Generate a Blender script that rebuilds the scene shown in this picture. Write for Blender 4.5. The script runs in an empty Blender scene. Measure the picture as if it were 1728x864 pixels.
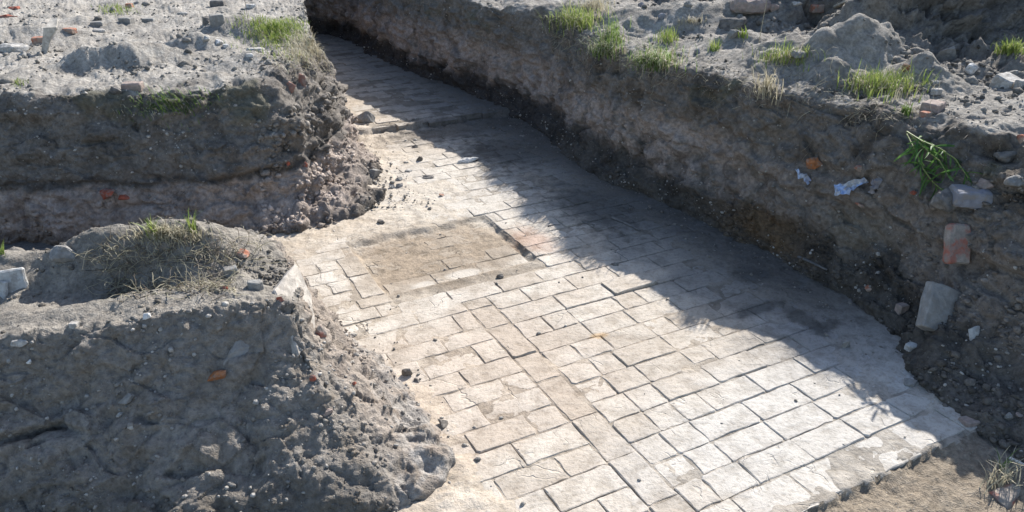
import bpy, bmesh, math, random
import numpy as np
from mathutils import Vector, Matrix
from mathutils.bvhtree import BVHTree

SC = bpy.context.scene
COL = SC.collection
random.seed(7)
RNG = np.random.default_rng(11)

# ------------------------------------------------------------------ camera, sky, sun, exposure
EYE = 2.2
FPX = 1270.0
PITCH = math.radians(26.6)
cam_d = bpy.data.cameras.new('camera')
cam_d.sensor_width = 36.0
cam_d.lens = 36.0 * FPX / 1728.0
cam_d.clip_start = 0.05
cam_d.clip_end = 500
cam = bpy.data.objects.new('camera', cam_d)
COL.objects.link(cam)
cam.location = (0, 0, EYE)
cam.rotation_euler = (math.pi / 2 - PITCH, 0, 0)
SC.camera = cam

SUN_AZ, SUN_EL = math.radians(28), math.radians(37.0)
world = bpy.data.worlds.new('World')
SC.world = world
world.use_nodes = True
wn = world.node_tree
sky = wn.nodes.new('ShaderNodeTexSky')
sky.sky_type = 'NISHITA'
sky.sun_disc = False
sky.sun_elevation = SUN_EL
sky.sun_rotation = SUN_AZ
wn.links.new(sky.outputs[0], wn.nodes['Background'].inputs[0])
wn.nodes['Background'].inputs[1].default_value = 0.12
sun_d = bpy.data.lights.new('sun', 'SUN')
sun_d.energy = 4.7
sun_d.angle = math.radians(0.5)
sun_d.color = (1.0, 0.955, 0.89)
sun = bpy.data.objects.new('sun', sun_d)
COL.objects.link(sun)
sun_dir = Vector((math.sin(SUN_AZ) * math.cos(SUN_EL), math.cos(SUN_AZ) * math.cos(SUN_EL), math.sin(SUN_EL)))
sun.rotation_euler = (-sun_dir).to_track_quat('-Z', 'Y').to_euler()
sun.location = sun_dir * 30
SC.view_settings.view_transform = 'Standard'
SC.view_settings.look = 'None'
SC.view_settings.exposure = 0.95
SC.view_settings.gamma = 1.0
SC.cycles.max_bounces = 5
SC.cycles.diffuse_bounces = 3

# ------------------------------------------------------------------ frames of reference
YAW = math.radians(27.4)
UA = np.array([math.cos(YAW), math.sin(YAW)])       # along the brick courses
VA = np.array([-math.sin(YAW), math.cos(YAW)])      # along the trench
ORG = np.array([0.5184, 2.5616])                    # a joint of the paving
CR = np.array([1.0, 0, 0])
CD = np.array([0, -math.sin(PITCH), -math.cos(PITCH)])
CF = np.array([0, math.cos(PITCH), -math.sin(PITCH)])


def W(u, v, z=0.0):
    p = ORG + u * UA + v * VA
    return np.array([p[0], p[1], z])


def at(px, py, z=0.0):
    d = (px - 864) * CR + (py - 432) * CD + FPX * CF
    t = (z - EYE) / d[2]
    return np.array([d[0] * t, d[1] * t, z])


def to_uv(P):
    q = np.asarray(P)[..., :2] - ORG
    return q @ UA, q @ VA


def proj(P):
    q = np.asarray(P, float) - np.array([0, 0, EYE])
    f = np.maximum(q @ CF, 0.25)
    return np.stack([864 + FPX * (q @ CR) / f, 432 + FPX * (q @ CD) / f], -1)


def sstep(a, b, x):
    t = np.clip((x - a) / (b - a), 0, 1)
    return t * t * (3 - 2 * t)


# ------------------------------------------------------------------ noise
def _hash(ix, iy, iz, seed):
    h = (ix.astype(np.uint32) * np.uint32(374761393)) ^ (iy.astype(np.uint32) * np.uint32(668265263)) \
        ^ (iz.astype(np.uint32) * np.uint32(2147483647 - 1274126177 + 5)) ^ np.uint32(seed * 974711 + 13)
    h = (h ^ (h >> np.uint32(13))) * np.uint32(1274126177)
    h = (h ^ (h >> np.uint32(15))) * np.uint32(2246822519)
    return (h ^ (h >> np.uint32(16))).astype(np.float64) / 4294967295.0


def vnoise(P, freq, seed=0):
    """smooth noise in -1..1 at points P (N,3)"""
    q = np.asarray(P).reshape(-1, 3) * freq + 37.7 + seed * 5.13
    i = np.floor(q).astype(np.int64)
    fr = q - i
    w = fr * fr * fr * (fr * (fr * 6 - 15) + 10)
    out = 0
    for dx in (0, 1):
        for dy in (0, 1):
            for dz in (0, 1):
                ix, iy, iz = i[:, 0] + dx, i[:, 1] + dy, i[:, 2] + dz
                a = _hash(ix, iy, iz, seed) * 2 - 1
                b = _hash(ix, iy, iz, seed + 101) * 2 - 1
                c = _hash(ix, iy, iz, seed + 202) * 2 - 1
                g = a * (fr[:, 0] - dx) + b * (fr[:, 1] - dy) + c * (fr[:, 2] - dz)
                wt = (w[:, 0] if dx else 1 - w[:, 0]) * (w[:, 1] if dy else 1 - w[:, 1]) * (w[:, 2] if dz else 1 - w[:, 2])
                out = out + wt * g
    return (out * 1.5).reshape(np.asarray(P).shape[:-1])


def fbm(P, freq, octs=4, seed=0, gain=0.5):
    o, a = 0, 1.0
    for k in range(octs):
        o = o + a * vnoise(P, freq * 2.03 ** k, seed + k)
        a *= gain
    return o


def billow(P, freq, octs=3, seed=0, gain=0.5):
    o, a = 0, 1.0
    for k in range(octs):
        o = o + a * (np.abs(vnoise(P, freq * 2.07 ** k, seed + 31 + k)) * 2 - 0.55)
        a *= gain
    return o


def clumps(P, freq, seed=0):
    """rounded lumps (cell distance) 0..1 : 1 in the middle of a lump"""
    q = np.asarray(P).reshape(-1, 3) * freq + 11.3
    i = np.floor(q).astype(np.int64)
    best = np.full(len(q), 9.0)
    for dx in (-1, 0, 1):
        for dy in (-1, 0, 1):
            for dz in (-1, 0, 1):
                ix, iy, iz = i[:, 0] + dx, i[:, 1] + dy, i[:, 2] + dz
                c = np.stack([ix + _hash(ix, iy, iz, seed), iy + _hash(ix, iy, iz, seed + 7), iz + _hash(ix, iy, iz, seed + 9)], -1)
                best = np.minimum(best, ((q - c) ** 2).sum(-1))
    return np.clip(1 - best * 1.6, 0, 1).reshape(np.asarray(P).shape[:-1])


def chunks(P, freq, seed=0):
    """broken facets: one random level per cell, -1..1"""
    q = np.asarray(P).reshape(-1, 3) * freq + 5.7
    i = np.floor(q).astype(np.int64)
    best = np.full(len(q), 9.0)
    val = np.zeros(len(q))
    for dx in (-1, 0, 1):
        for dy in (-1, 0, 1):
            for dz in (-1, 0, 1):
                ix, iy, iz = i[:, 0] + dx, i[:, 1] + dy, i[:, 2] + dz
                c = np.stack([ix + _hash(ix, iy, iz, seed), iy + _hash(ix, iy, iz, seed + 7), iz + _hash(ix, iy, iz, seed + 9)], -1)
                d = ((q - c) ** 2).sum(-1)
                k = d < best
                val = np.where(k, _hash(ix, iy, iz, seed + 33) * 2 - 1 + (q - c) @ np.array([.5, -.3, .6]), val)
                best = np.where(k, d, best)
    return val.reshape(np.asarray(P).shape[:-1])


# ------------------------------------------------------------------ materials
def nt(name):
    m = bpy.data.materials.new(name)
    m.use_nodes = True
    t = m.node_tree
    b = t.nodes['Principled BSDF']
    b.inputs['Roughness'].default_value = 0.95
    b.inputs['Specular IOR Level'].default_value = 0.15
    return m, t, b


def N(t, kind, **kw):
    n = t.nodes.new(kind)
    for k, v in kw.items():
        if k.startswith('i_'):
            n.inputs[k[2:].replace('_', ' ')].default_value = v
        else:
            setattr(n, k, v)
    return n


def math_n(t, op, a, b=None, c=None, clamp=False):
    n = t.nodes.new('ShaderNodeMath')
    n.operation = op
    n.use_clamp = clamp
    for k, x in enumerate((a, b, c)):
        if x is None:
            continue
        if isinstance(x, (int, float)):
            n.inputs[k].default_value = x
        else:
            t.links.new(x, n.inputs[k])
    return n.outputs[0]


def mixc(t, fac, a, b, mode='MIX'):
    n = t.nodes.new('ShaderNodeMix')
    n.data_type = 'RGBA'
    n.blend_type = mode
    n.clamp_factor = True
    for s, x in ((n.inputs[0], fac), (n.inputs[6], a), (n.inputs[7], b)):
        if isinstance(x, (int, float)):
            s.default_value = x
        elif isinstance(x, (tuple, list)):
            s.default_value = (*x, 1) if len(x) == 3 else x
        else:
            t.links.new(x, s)
    return n.outputs[2]


def noise_n(t, vec, scale, detail=4, rough=0.55, dist=0.0):
    n = t.nodes.new('ShaderNodeTexNoise')
    n.inputs['Scale'].default_value = scale
    n.inputs['Detail'].default_value = detail
    n.inputs['Roughness'].default_value = rough
    n.inputs['Distortion'].default_value = dist
    t.links.new(vec, n.inputs['Vector'])
    return n.outputs['Fac']


def mapr(t, x, a, b, c=0.0, d=1.0):
    n = t.nodes.new('ShaderNodeMapRange')
    n.interpolation_type = 'SMOOTHSTEP'
    n.inputs[1].default_value = a
    n.inputs[2].default_value = b
    n.inputs[3].default_value = c
    n.inputs[4].default_value = d
    t.links.new(x, n.inputs[0])
    return n.outputs[0]


def bump(t, b, h, dist, strength=1.0, prev=None):
    n = t.nodes.new('ShaderNodeBump')
    n.inputs['Strength'].default_value = strength
    n.inputs['Distance'].default_value = dist
    t.links.new(h, n.inputs['Height'])
    if prev is not None:
        t.links.new(prev, n.inputs['Normal'])
    t.links.new(n.outputs[0], b.inputs['Normal'])
    return n.outputs[0]


def soil_material(name):
    """colour comes from the 'tint' attribute (what kind of soil lies there), grain and relief from noise"""
    m, t, b = nt(name)
    pos = N(t, 'ShaderNodeNewGeometry').outputs['Position']
    a = N(t, 'ShaderNodeAttribute', attribute_name='tint').outputs['Color']
    n1 = noise_n(t, pos, 38, 5, 0.65)
    n2 = noise_n(t, pos, 150, 3, 0.6)
    n3 = noise_n(t, pos, 7, 4, 0.6)
    c = mixc(t, mapr(t, n1, .3, .72, 0, 1), mixc(t, 1.0, a, (0.72, 0.71, 0.70), 'MULTIPLY'), mixc(t, 1.0, a, (1.28, 1.27, 1.25), 'MULTIPLY'))
    c = mixc(t, mapr(t, n3, .35, .7, 0, .45), c, mixc(t, 1.0, c, (0.78, 0.74, 0.70), 'MULTIPLY'))
    # pale grit
    v = N(t, 'ShaderNodeTexVoronoi')
    v.inputs['Scale'].default_value = 62
    t.links.new(pos, v.inputs['Vector'])
    grit = mapr(t, v.outputs['Distance'], .12, .24, 1, 0)
    sel = math_n(t, 'GREATER_THAN', N_sep(t, v.outputs['Color']), 0.80)
    c = mixc(t, math_n(t, 'MULTIPLY', math_n(t, 'MULTIPLY', grit, sel), .75), c, (0.36, 0.34, 0.31))
    dark = mapr(t, n2, .30, .42, .55, 0)
    c = mixc(t, dark, c, mixc(t, 1.0, c, (0.5, 0.48, 0.46), 'MULTIPLY'))
    t.links.new(c, b.inputs['Base Color'])
    h = math_n(t, 'ADD', math_n(t, 'MULTIPLY', n1, 1.0), math_n(t, 'MULTIPLY', n2, .45))
    h = math_n(t, 'ADD', h, math_n(t, 'MULTIPLY', math_n(t, 'MULTIPLY', grit, sel), .25))
    bump(t, b, h, 0.022, 0.9)
    return m


def N_sep(t, col):
    s = t.nodes.new('ShaderNodeSeparateColor')
    t.links.new(col, s.inputs[0])
    return s.outputs[0]


def uv_nodes(t):
    """paving coordinates (u, v) from the world position"""
    pos = N(t, 'ShaderNodeNewGeometry').outputs['Position']
    s = t.nodes.new('ShaderNodeSeparateXYZ')
    t.links.new(pos, s.inputs[0])
    x = math_n(t, 'SUBTRACT', s.outputs[0], float(ORG[0]))
    y = math_n(t, 'SUBTRACT', s.outputs[1], float(ORG[1]))
    u = math_n(t, 'ADD', math_n(t, 'MULTIPLY', x, float(UA[0])), math_n(t, 'MULTIPLY', y, float(UA[1])))
    v = math_n(t, 'ADD', math_n(t, 'MULTIPLY', x, float(VA[0])), math_n(t, 'MULTIPLY', y, float(VA[1])))
    return pos, u, v


def blot(t, u, v, n, cu, cv, ru, rv, soft=0.55, wob=0.9):
    """stain with a ragged outline round (cu, cv)"""
    du = math_n(t, 'DIVIDE', math_n(t, 'SUBTRACT', u, cu), ru)
    dv = math_n(t, 'DIVIDE', math_n(t, 'SUBTRACT', v, cv), rv)
    d = math_n(t, 'SQRT', math_n(t, 'ADD', math_n(t, 'MULTIPLY', du, du), math_n(t, 'MULTIPLY', dv, dv)))
    d = math_n(t, 'ADD', d, math_n(t, 'MULTIPLY', math_n(t, 'SUBTRACT', n, .5), wob * 2))
    return mapr(t, d, 1 - soft, 1 + soft, 1, 0)


def paving_material(name, kind):
    m, t, b = nt(name)
    pos, u, v = uv_nodes(t)
    nb = noise_n(t, pos, 3.2, 5, .62)
    n0 = noise_n(t, pos, 11, 5, .6)
    n1 = noise_n(t, pos, 48, 5, .65)
    n2 = noise_n(t, pos, 190, 3, .6)
    oi = N_sep(t, N(t, 'ShaderNodeObjectInfo').outputs['Color'])
    if kind == 'brick':
        c = mixc(t, mapr(t, nb, .38, .64), (0.425, 0.375, 0.315), (0.495, 0.452, 0.392))
        c = mixc(t, oi, c, (0.315, 0.262, 0.205))
    else:
        c = mixc(t, mapr(t, nb, .38, .64), (0.405, 0.355, 0.295), (0.475, 0.43, 0.37))
    salt = blot(t, u, v, nb, .95, -.25, 1.0, .50, .5, .8)
    c = mixc(t, math_n(t, 'MULTIPLY', salt, .75), c, (0.475, 0.455, 0.42))
    salt2 = blot(t, u, v, nb, 1.50, .12, .28, .42, .5, 1.2)
    c = mixc(t, math_n(t, 'MULTIPLY', salt2, .7), c, (0.50, 0.50, 0.50))
    pale = blot(t, u, v, nb, .42, 2.95, .55, 1.0, .5, .9)
    c = mixc(t, math_n(t, 'MULTIPLY', pale, .55), c, (.49, .465, .42))
    tan = blot(t, u, v, nb, -.35, .75, .55, .55, .6, .7)
    c = mixc(t, math_n(t, 'MULTIPLY', tan, .55), c, (0.43, 0.36, 0.295))
    tan2 = blot(t, u, v, nb, 0.0, 2.15, .60, .44, .35, .5)
    c = mixc(t, math_n(t, 'MULTIPLY', tan2, .8), c, (0.262, 0.212, 0.158))
    rust = blot(t, u, v, n0, .36, .80, .05, .025, .6, 1.2)
    c = mixc(t, math_n(t, 'MULTIPLY', rust, .6), c, (0.45, 0.29, 0.13))
    red = blot(t, u, v, n0, .62, 2.02, .11, .20, .6, 1.0)
    c = mixc(t, math_n(t, 'MULTIPLY', red, .28), c, (0.42, 0.19, 0.12))
    # wet earth on the right and past the step, widened to darken shaded floor
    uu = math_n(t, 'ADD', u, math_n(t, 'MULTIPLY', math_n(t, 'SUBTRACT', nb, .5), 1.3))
    damp_shade = math_n(t, 'MULTIPLY', mapr(t, uu, .86, 1.30, 0, .72), mapr(t, v, -.45, .35, .15, 1))
    c = mixc(t, damp_shade, c, (0.165, 0.155, 0.145))
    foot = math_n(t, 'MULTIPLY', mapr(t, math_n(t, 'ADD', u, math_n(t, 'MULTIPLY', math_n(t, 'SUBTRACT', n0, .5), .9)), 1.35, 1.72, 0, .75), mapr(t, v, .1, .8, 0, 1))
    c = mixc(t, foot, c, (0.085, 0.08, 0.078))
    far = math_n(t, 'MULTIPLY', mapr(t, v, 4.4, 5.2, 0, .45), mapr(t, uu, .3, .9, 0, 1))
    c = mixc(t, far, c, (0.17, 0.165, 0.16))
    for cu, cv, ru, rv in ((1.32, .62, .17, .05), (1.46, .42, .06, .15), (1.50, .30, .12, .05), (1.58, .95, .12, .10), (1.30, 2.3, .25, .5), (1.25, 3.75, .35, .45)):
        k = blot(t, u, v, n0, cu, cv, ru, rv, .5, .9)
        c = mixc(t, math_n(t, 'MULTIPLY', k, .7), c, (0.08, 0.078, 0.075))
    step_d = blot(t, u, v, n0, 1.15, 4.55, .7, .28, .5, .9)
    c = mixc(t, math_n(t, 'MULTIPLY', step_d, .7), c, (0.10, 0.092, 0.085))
    # grain, scuffs, pits
    hs = mapr(t, noise_n(t, pos, 1.7, 3, .5), .4, .6, 0, .35)
    c = mixc(t, hs, c, mixc(t, 1.0, c, (.90, .91, .93), 'MULTIPLY'))
    c = mixc(t, mapr(t, n0, .36, .68, 0, .6), c, mixc(t, 1.0, c, (1.16, 1.15, 1.14), 'MULTIPLY'))
    c = mixc(t, mapr(t, n0, .34, .54, .48, 0), c, mixc(t, 1.0, c, (0.66, 0.63, 0.59), 'MULTIPLY'))
    c = mixc(t, mapr(t, n1, .34, .52, .60, 0), c, mixc(t, 1.0, c, (0.66, 0.64, 0.61), 'MULTIPLY'))
    c = mixc(t, mapr(t, n2, .30, .42, .6, 0), c, mixc(t, 1.0, c, (0.5, 0.48, 0.46), 'MULTIPLY'))
    if kind == 'bed':
        c = mixc(t, 1.0, c, N(t, 'ShaderNodeAttribute', attribute_name='joint').outputs['Color'], 'MULTIPLY')
    for cu, cv, ru, rv in ((-.26, 1.80, .07, .05), (.02, 1.83, .11, .05)):
        k = blot(t, u, v, n0, cu, cv, ru, rv, .35, .5)
        c = mixc(t, math_n(t, 'MULTIPLY', k, .6), c, (.54, .50, .44))
    t.links.new(c, b.inputs['Base Color'])
    vo = N(t, 'ShaderNodeTexVoronoi', feature='DISTANCE_TO_EDGE')
    vo.inputs['Scale'].default_value = 4.2
    wv = t.nodes.new('ShaderNodeVectorMath')
    wv.operation = 'ADD'
    nz = t.nodes.new('ShaderNodeTexNoise')
    nz.inputs['Scale'].default_value = 9
    t.links.new(pos, nz.inputs['Vector'])
    sc = t.nodes.new('ShaderNodeVectorMath')
    sc.operation = 'SCALE'
    sc.inputs['Scale'].default_value = .16
    t.links.new(nz.outputs['Color'], sc.inputs[0])
    t.links.new(pos, wv.inputs[0])
    t.links.new(sc.outputs[0], wv.inputs[1])
    t.links.new(wv.outputs[0], vo.inputs['Vector'])
    crack = math_n(t, 'MULTIPLY', mapr(t, vo.outputs['Distance'], .004, .022, 1, 0), mapr(t, nb, .52, .62))
    h = math_n(t, 'ADD', math_n(t, 'MULTIPLY', n1, .5), math_n(t, 'MULTIPLY', n2, .22))
    h = math_n(t, 'ADD', h, math_n(t, 'MULTIPLY', n0, 1.1))
    h = math_n(t, 'SUBTRACT', h, math_n(t, 'MULTIPLY', crack, .5))
    bump(t, b, h, 0.010 if kind == 'brick' else 0.016, 0.85)
    return m


def stone_material(name, base, var=0.25, scale=30, bumpd=0.008, second=None, rough=.9, dust=.65):
    m, t, b = nt(name)
    tc = N(t, 'ShaderNodeTexCoord').outputs['Object']
    n1 = noise_n(t, tc, scale, 5, .65)
    n2 = noise_n(t, tc, scale * 4.5, 3, .6)
    n3 = noise_n(t, tc, scale * .35, 3, .6)
    lo = tuple(x * (1 - var) for x in base)
    hi = tuple(min(1, x * (1 + var)) for x in base)
    c = mixc(t, mapr(t, n1, .32, .68), lo, hi)
    if second:
        c = mixc(t, mapr(t, n3, .46, .58), c, second)
    c = mixc(t, mapr(t, n2, .3, .42, .5, 0), c, mixc(t, 1.0, c, (.55, .53, .5), 'MULTIPLY'))
    # dust and earth sticking to it
    gn = N(t, 'ShaderNodeNewGeometry')
    dn = noise_n(t, gn.outputs['Position'], 26, 4, .65)
    c = mixc(t, mapr(t, dn, .44, .62, 0, dust), c, (.225, .205, .18))
    t.links.new(c, b.inputs['Base Color'])
    b.inputs['Roughness'].default_value = rough
    bump(t, b, math_n(t, 'ADD', n1, math_n(t, 'MULTIPLY', n2, .4)), bumpd, .8)
    return m


def leaf_material(name, c1, c2, trans=.35):
    m, t, b = nt(name)
    tc = N(t, 'ShaderNodeNewGeometry').outputs['Position']
    a = N(t, 'ShaderNodeAttribute', attribute_name='tint')
    n1 = noise_n(t, tc, 24, 3, .6)
    c = mixc(t, mapr(t, n1, .35, .65), c1, c2)
    t.links.new(c, b.inputs['Base Color'])
    b.inputs['Roughness'].default_value = .55
    b.inputs['Specular IOR Level'].default_value = .3
    tr = t.nodes.new('ShaderNodeBsdfTranslucent')
    t.links.new(c, tr.inputs[0])
    mx = t.nodes.new('ShaderNodeMixShader')
    mx.inputs[0].default_value = trans
    t.links.new(b.outputs[0], mx.inputs[1])
    t.links.new(tr.outputs[0], mx.inputs[2])
    t.links.new(mx.outputs[0], t.nodes['Material Output'].inputs[0])
    return m


M_SOIL = soil_material('soil')
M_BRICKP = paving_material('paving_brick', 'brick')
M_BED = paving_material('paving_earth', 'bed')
MS = {
    'grey': stone_material('grey_stone', (.23, .225, .215)),
    'dark': stone_material('dark_stone', (.12, .115, .11)),
    'pale': stone_material('pale_stone', (.42, .40, .37)),
    'white': stone_material('white_stone', (.62, .60, .57), .12),
    'concrete': stone_material('concrete', (.40, .40, .39), .12, 45, .004),
    'brick': stone_material('red_brick', (.36, .15, .095), .3, 34, .008, (.33, .25, .20)),
    'faded': stone_material('faded_brick', (.27, .15, .12), .2, 34, .008),
    'red': stone_material('bright_red_brick', (.30, .088, .055), .25, 40, .008),
    'orange': stone_material('orange_brick', (.34, .14, .06), .22, 40, .008),
    'mortared': stone_material('mortared_brick', (.30, .26, .225), .22, 24, .008, (.33, .13, .095)),
    'pink': stone_material('pinkish_brick', (.30, .235, .205), .22, 30, .007),
    'plaster': stone_material('old_plaster', (.43, .39, .34), .16, 22, .006),
    'soilslab': stone_material('earthy_slab', (.25, .235, .215), .12, 20, .006),
    'slabgrey': stone_material('slab_grey', (.25, .242, .228), .16, 26, .006),
    'soilclod': stone_material('clod_earth', (.155, .14, .125), .3, 40, .012),
    'wood': stone_material('weathered_wood', (.42, .39, .34), .2, 14, .003),
    'slate': stone_material('slate', (.21, .215, .24), .15, 18, .004),
}
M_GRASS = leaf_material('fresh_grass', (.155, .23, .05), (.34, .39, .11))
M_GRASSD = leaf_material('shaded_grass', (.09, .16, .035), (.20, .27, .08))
M_STRAW = leaf_material('dry_grass', (.36, .32, .22), (.54, .49, .36), .25)
M_ROOT = leaf_material('dead_roots', (.13, .105, .075), (.30, .25, .19), .1)
M_LEAF = leaf_material('weed_leaf', (.05, .12, .03), (.12, .23, .055))
M_STEM = leaf_material('weed_stem', (.16, .20, .06), (.26, .28, .10), .1)


# ------------------------------------------------------------------ object helpers
def mesh_obj(name, verts, faces, mat, parent=None, smooth=True, tint=None):
    me = bpy.data.meshes.new(name)
    verts = np.asarray(verts, np.float32)
    if isinstance(faces, np.ndarray):
        n, k = faces.shape
        me.vertices.add(len(verts))
        me.vertices.foreach_set('co', verts.ravel())
        me.loops.add(n * k)
        me.loops.foreach_set('vertex_index', faces.astype(np.int32).ravel())
        me.polygons.add(n)
        me.polygons.foreach_set('loop_start', np.arange(0, n * k, k, dtype=np.int32))
        me.polygons.foreach_set('loop_total', np.full(n, k, np.int32))
        me.update(calc_edges=True)
        me.validate()
    else:
        me.from_pydata([tuple(map(float, v)) for v in verts], [], faces)
        me.update()
    if smooth:
        me.polygons.foreach_set('use_smooth', np.ones(len(me.polygons), bool))
    if tint is not None:
        at_ = me.color_attributes.new('tint', 'FLOAT_COLOR', 'POINT')
        c = np.ones((len(verts), 4), np.float32)
        c[:, :3] = tint
        at_.data.foreach_set('color', c.ravel())
    me.materials.append(mat)
    o = bpy.data.objects.new(name, me)
    COL.objects.link(o)
    if parent:
        o.parent = parent
    return o


def tag(o, label=None, cat=None, group=None, kind=None):
    if label:
        o['label'] = label
    if cat:
        o['category'] = cat
    if group:
        o['group'] = group
    if kind:
        o['kind'] = kind
    return o


def empty(name, loc):
    o = bpy.data.objects.new(name, None)
    COL.objects.link(o)
    o.location = loc
    o.empty_display_size = .05
    return o


# ------------------------------------------------------------------ lofted banks of earth
def pchip(A, counts):
    """A (n,k,3): smooth curve through rows, counts[i] samples in segment i, no overshoot"""
    A = np.asarray(A, float)
    d = A[1:] - A[:-1]
    m = np.zeros_like(A)
    s = np.sign(d[1:]) == np.sign(d[:-1])
    den = d[1:] + d[:-1]
    hm = np.where(s & (np.abs(den) > 1e-9), 2 * d[1:] * d[:-1] / np.where(np.abs(den) > 1e-9, den, 1), 0)
    m[1:-1] = hm
    m[0], m[-1] = d[0], d[-1]
    out, idx = [], []
    for i, c in enumerate(counts):
        t = (np.arange(c) / c)[:, None, None] if A.ndim == 3 else (np.arange(c) / c)[:, None]
        h00, h10, h01, h11 = 2*t**3-3*t**2+1, t**3-2*t**2+t, -2*t**3+3*t**2, t**3-t**2
        out.append(h00 * A[i] + h10 * m[i] + h01 * A[i + 1] + h11 * m[i + 1])
        idx.append(i + np.arange(c) / c)
    out.append(A[-1:])
    idx.append(np.array([len(A) - 1.0]))
    return np.concatenate(out), np.concatenate(idx)


def seg_counts(A, step, lo=3):
    """samples per segment along axis 0 from the size the segment has in view"""
    A = np.asarray(A, float)
    P = proj(A)
    ahead = (A - np.array([0, 0, EYE])) @ CF > .6
    seen = ahead & (P[..., 0] > -120) & (P[..., 0] < 1848) & (P[..., 1] > -90) & (P[..., 1] < 954)
    P[..., 0] = np.clip(P[..., 0], -120, 1848)
    P[..., 1] = np.clip(P[..., 1], -90, 954)
    L = np.linalg.norm(P[1:] - P[:-1], axis=-1)
    size = np.linalg.norm(A[1:] - A[:-1], axis=-1)
    L = np.where(seen[1:] | seen[:-1], L, np.minimum(L, size * 16)).max(axis=1)
    return [int(max(lo, math.ceil(x / step))) for x in L]


def build_bank(name, stations, step_s, step_t, bumps, shade, amps, dents=(), ledge=None, flat_top=0.0, heap=0.0):
    S = np.array(stations)                       # (ns, nk, 3)
    cs = seg_counts(S, step_s)
    ct = seg_counts(S.transpose(1, 0, 2), step_t)
    cs = [min(c, 72) for c in cs]
    ct = [min(c, 70 if k < 4 else 44) for k, c in enumerate(ct)]
    G, si = pchip(S, cs)
    G2, ti = pchip(G.transpose(1, 0, 2), ct)
    G = G2.transpose(1, 0, 2)                    # (a, b, 3)
    a, b = G.shape[:2]
    K = np.broadcast_to(ti[None, :], (a, b))
    top = sstep(3.6, 4.6, K)
    for (x, y, sx, sy, h, rot) in bumps:
        c, s = math.cos(rot), math.sin(rot)
        dx, dy = G[..., 0] - x, G[..., 1] - y
        q = ((c * dx + s * dy) / sx) ** 2 + ((-s * dx + c * dy) / sy) ** 2
        G[..., 2] += h * np.exp(-q) * top
    du = np.gradient(G, axis=0)
    dv = np.gradient(G, axis=1)
    nrm = np.cross(du, dv)
    nrm /= np.linalg.norm(nrm, axis=-1, keepdims=True) + 1e-9
    if nrm[a // 2, int(b * .9), 2] < 0:
        nrm = -nrm
    base = G.copy()
    rough = amps(G, K, si)
    wall = sstep(4.3, 3.9, K) * sstep(.6, 1.4, K)
    wp = base + .05 * np.stack([vnoise(base, 5, 91), vnoise(base, 5, 92), vnoise(base, 5, 93)], -1)
    big = fbm(base, 2.6, 3, 3) * .055 + billow(base * np.array([1, 1, 1.5]), 5.5, 3, 9) * .026
    big = big + sstep(.25, .75, vnoise(base, 7.0, 77)) * -.035
    cw = np.maximum(wall, heap * sstep(5.5, 6.2, K))
    big = big + cw * (chunks(wp * np.array([1, 1, 1.7]), 5.5, 3) * .016 + chunks(wp, 15, 5) * .007 * sstep(-.2, .4, vnoise(base, 3.3, 95)))
    grain = .35 + .65 * sstep(-.25, .45, vnoise(base, 3.1, 61))
    fine = (billow(base, 17, 4, 5, .58) * .012 + clumps(base, 23, 4) * .010 + clumps(base, 48, 8) * .008 * sstep(-.1, .5, vnoise(base, 6, 60))) * grain
    fine = fine * (1 - .35 * wall)
    fade = sstep(0, 1.2, K) * .65 + .35
    tw = sstep(3.9, 4.5, K) if flat_top else 0 * K
    G = base + nrm * ((big * fade * (1 - .45 * tw) + fine * (1 - flat_top * tw)) * rough)[..., None]
    if ledge is not None:
        G = G + nrm * ledge(base, K)[..., None]
    for (px, py, rx, rz, dep) in dents:
        pp = proj(G)
        dd = (pp[..., 0] - px) ** 2 + (pp[..., 1] - py) ** 2 + 1e6 * ((K < .9) | (K > 4.6))
        k = np.unravel_index(np.argmin(dd), dd.shape)
        q = G[k]
        w = np.exp(-(((G[..., 0] - q[0]) ** 2 + (G[..., 1] - q[1]) ** 2) / rx ** 2 + (G[..., 2] - q[2] + .15 * (G[..., 0] - q[0]) * dep) ** 2 / rz ** 2) ** 1.3)
        G = G - nrm[k] * (dep * w)[..., None]
    tint = shade(G, K, si)
    ii = np.arange(a * b).reshape(a, b)
    F = np.stack([ii[:-1, :-1], ii[1:, :-1], ii[1:, 1:], ii[:-1, 1:]], -1).reshape(-1, 4)
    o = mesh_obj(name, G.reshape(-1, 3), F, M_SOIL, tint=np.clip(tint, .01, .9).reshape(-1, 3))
    o['kind'] = 'structure'
    return o, G, nrm, K, F, tint


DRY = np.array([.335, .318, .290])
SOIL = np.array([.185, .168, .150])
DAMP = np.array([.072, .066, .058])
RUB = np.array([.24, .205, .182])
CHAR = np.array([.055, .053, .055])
TAN = np.array([.275, .235, .185])
MOSS = np.array([.075, .085, .045])
BROWN = np.array([.152, .128, .104])


def lay(c, w, col):
    return c * (1 - w[..., None]) + col * w[..., None]


# ---- the long bank on the right
def rs(toe, lip, lz, tv, lv=None, foot=.12, fz=.25, mid=.6, far=None):
    lv = tv if lv is None else lv
    t, l = W(toe, tv), W(lip, lv, lz)
    p = [t + [0, 0, -.25], t + [0, 0, -.01]]
    h = l - t
    p.append(t + h * np.array([foot, foot, 0]) + [0, 0, fz])
    p.append(t + h * np.array([mid, mid, 0]) + [0, 0, lz * .74])
    p.append(l)
    e = np.array(far, float)
    for fr, z in ((.07, lz + .02), (.17, lz + .03), (.32, lz + .05), (.55, lz + .10), (1.0, lz + .15)):
        q = l[:2] + (e - l[:2]) * fr
        p.append(np.array([q[0], q[1], z]))
    return p


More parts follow.
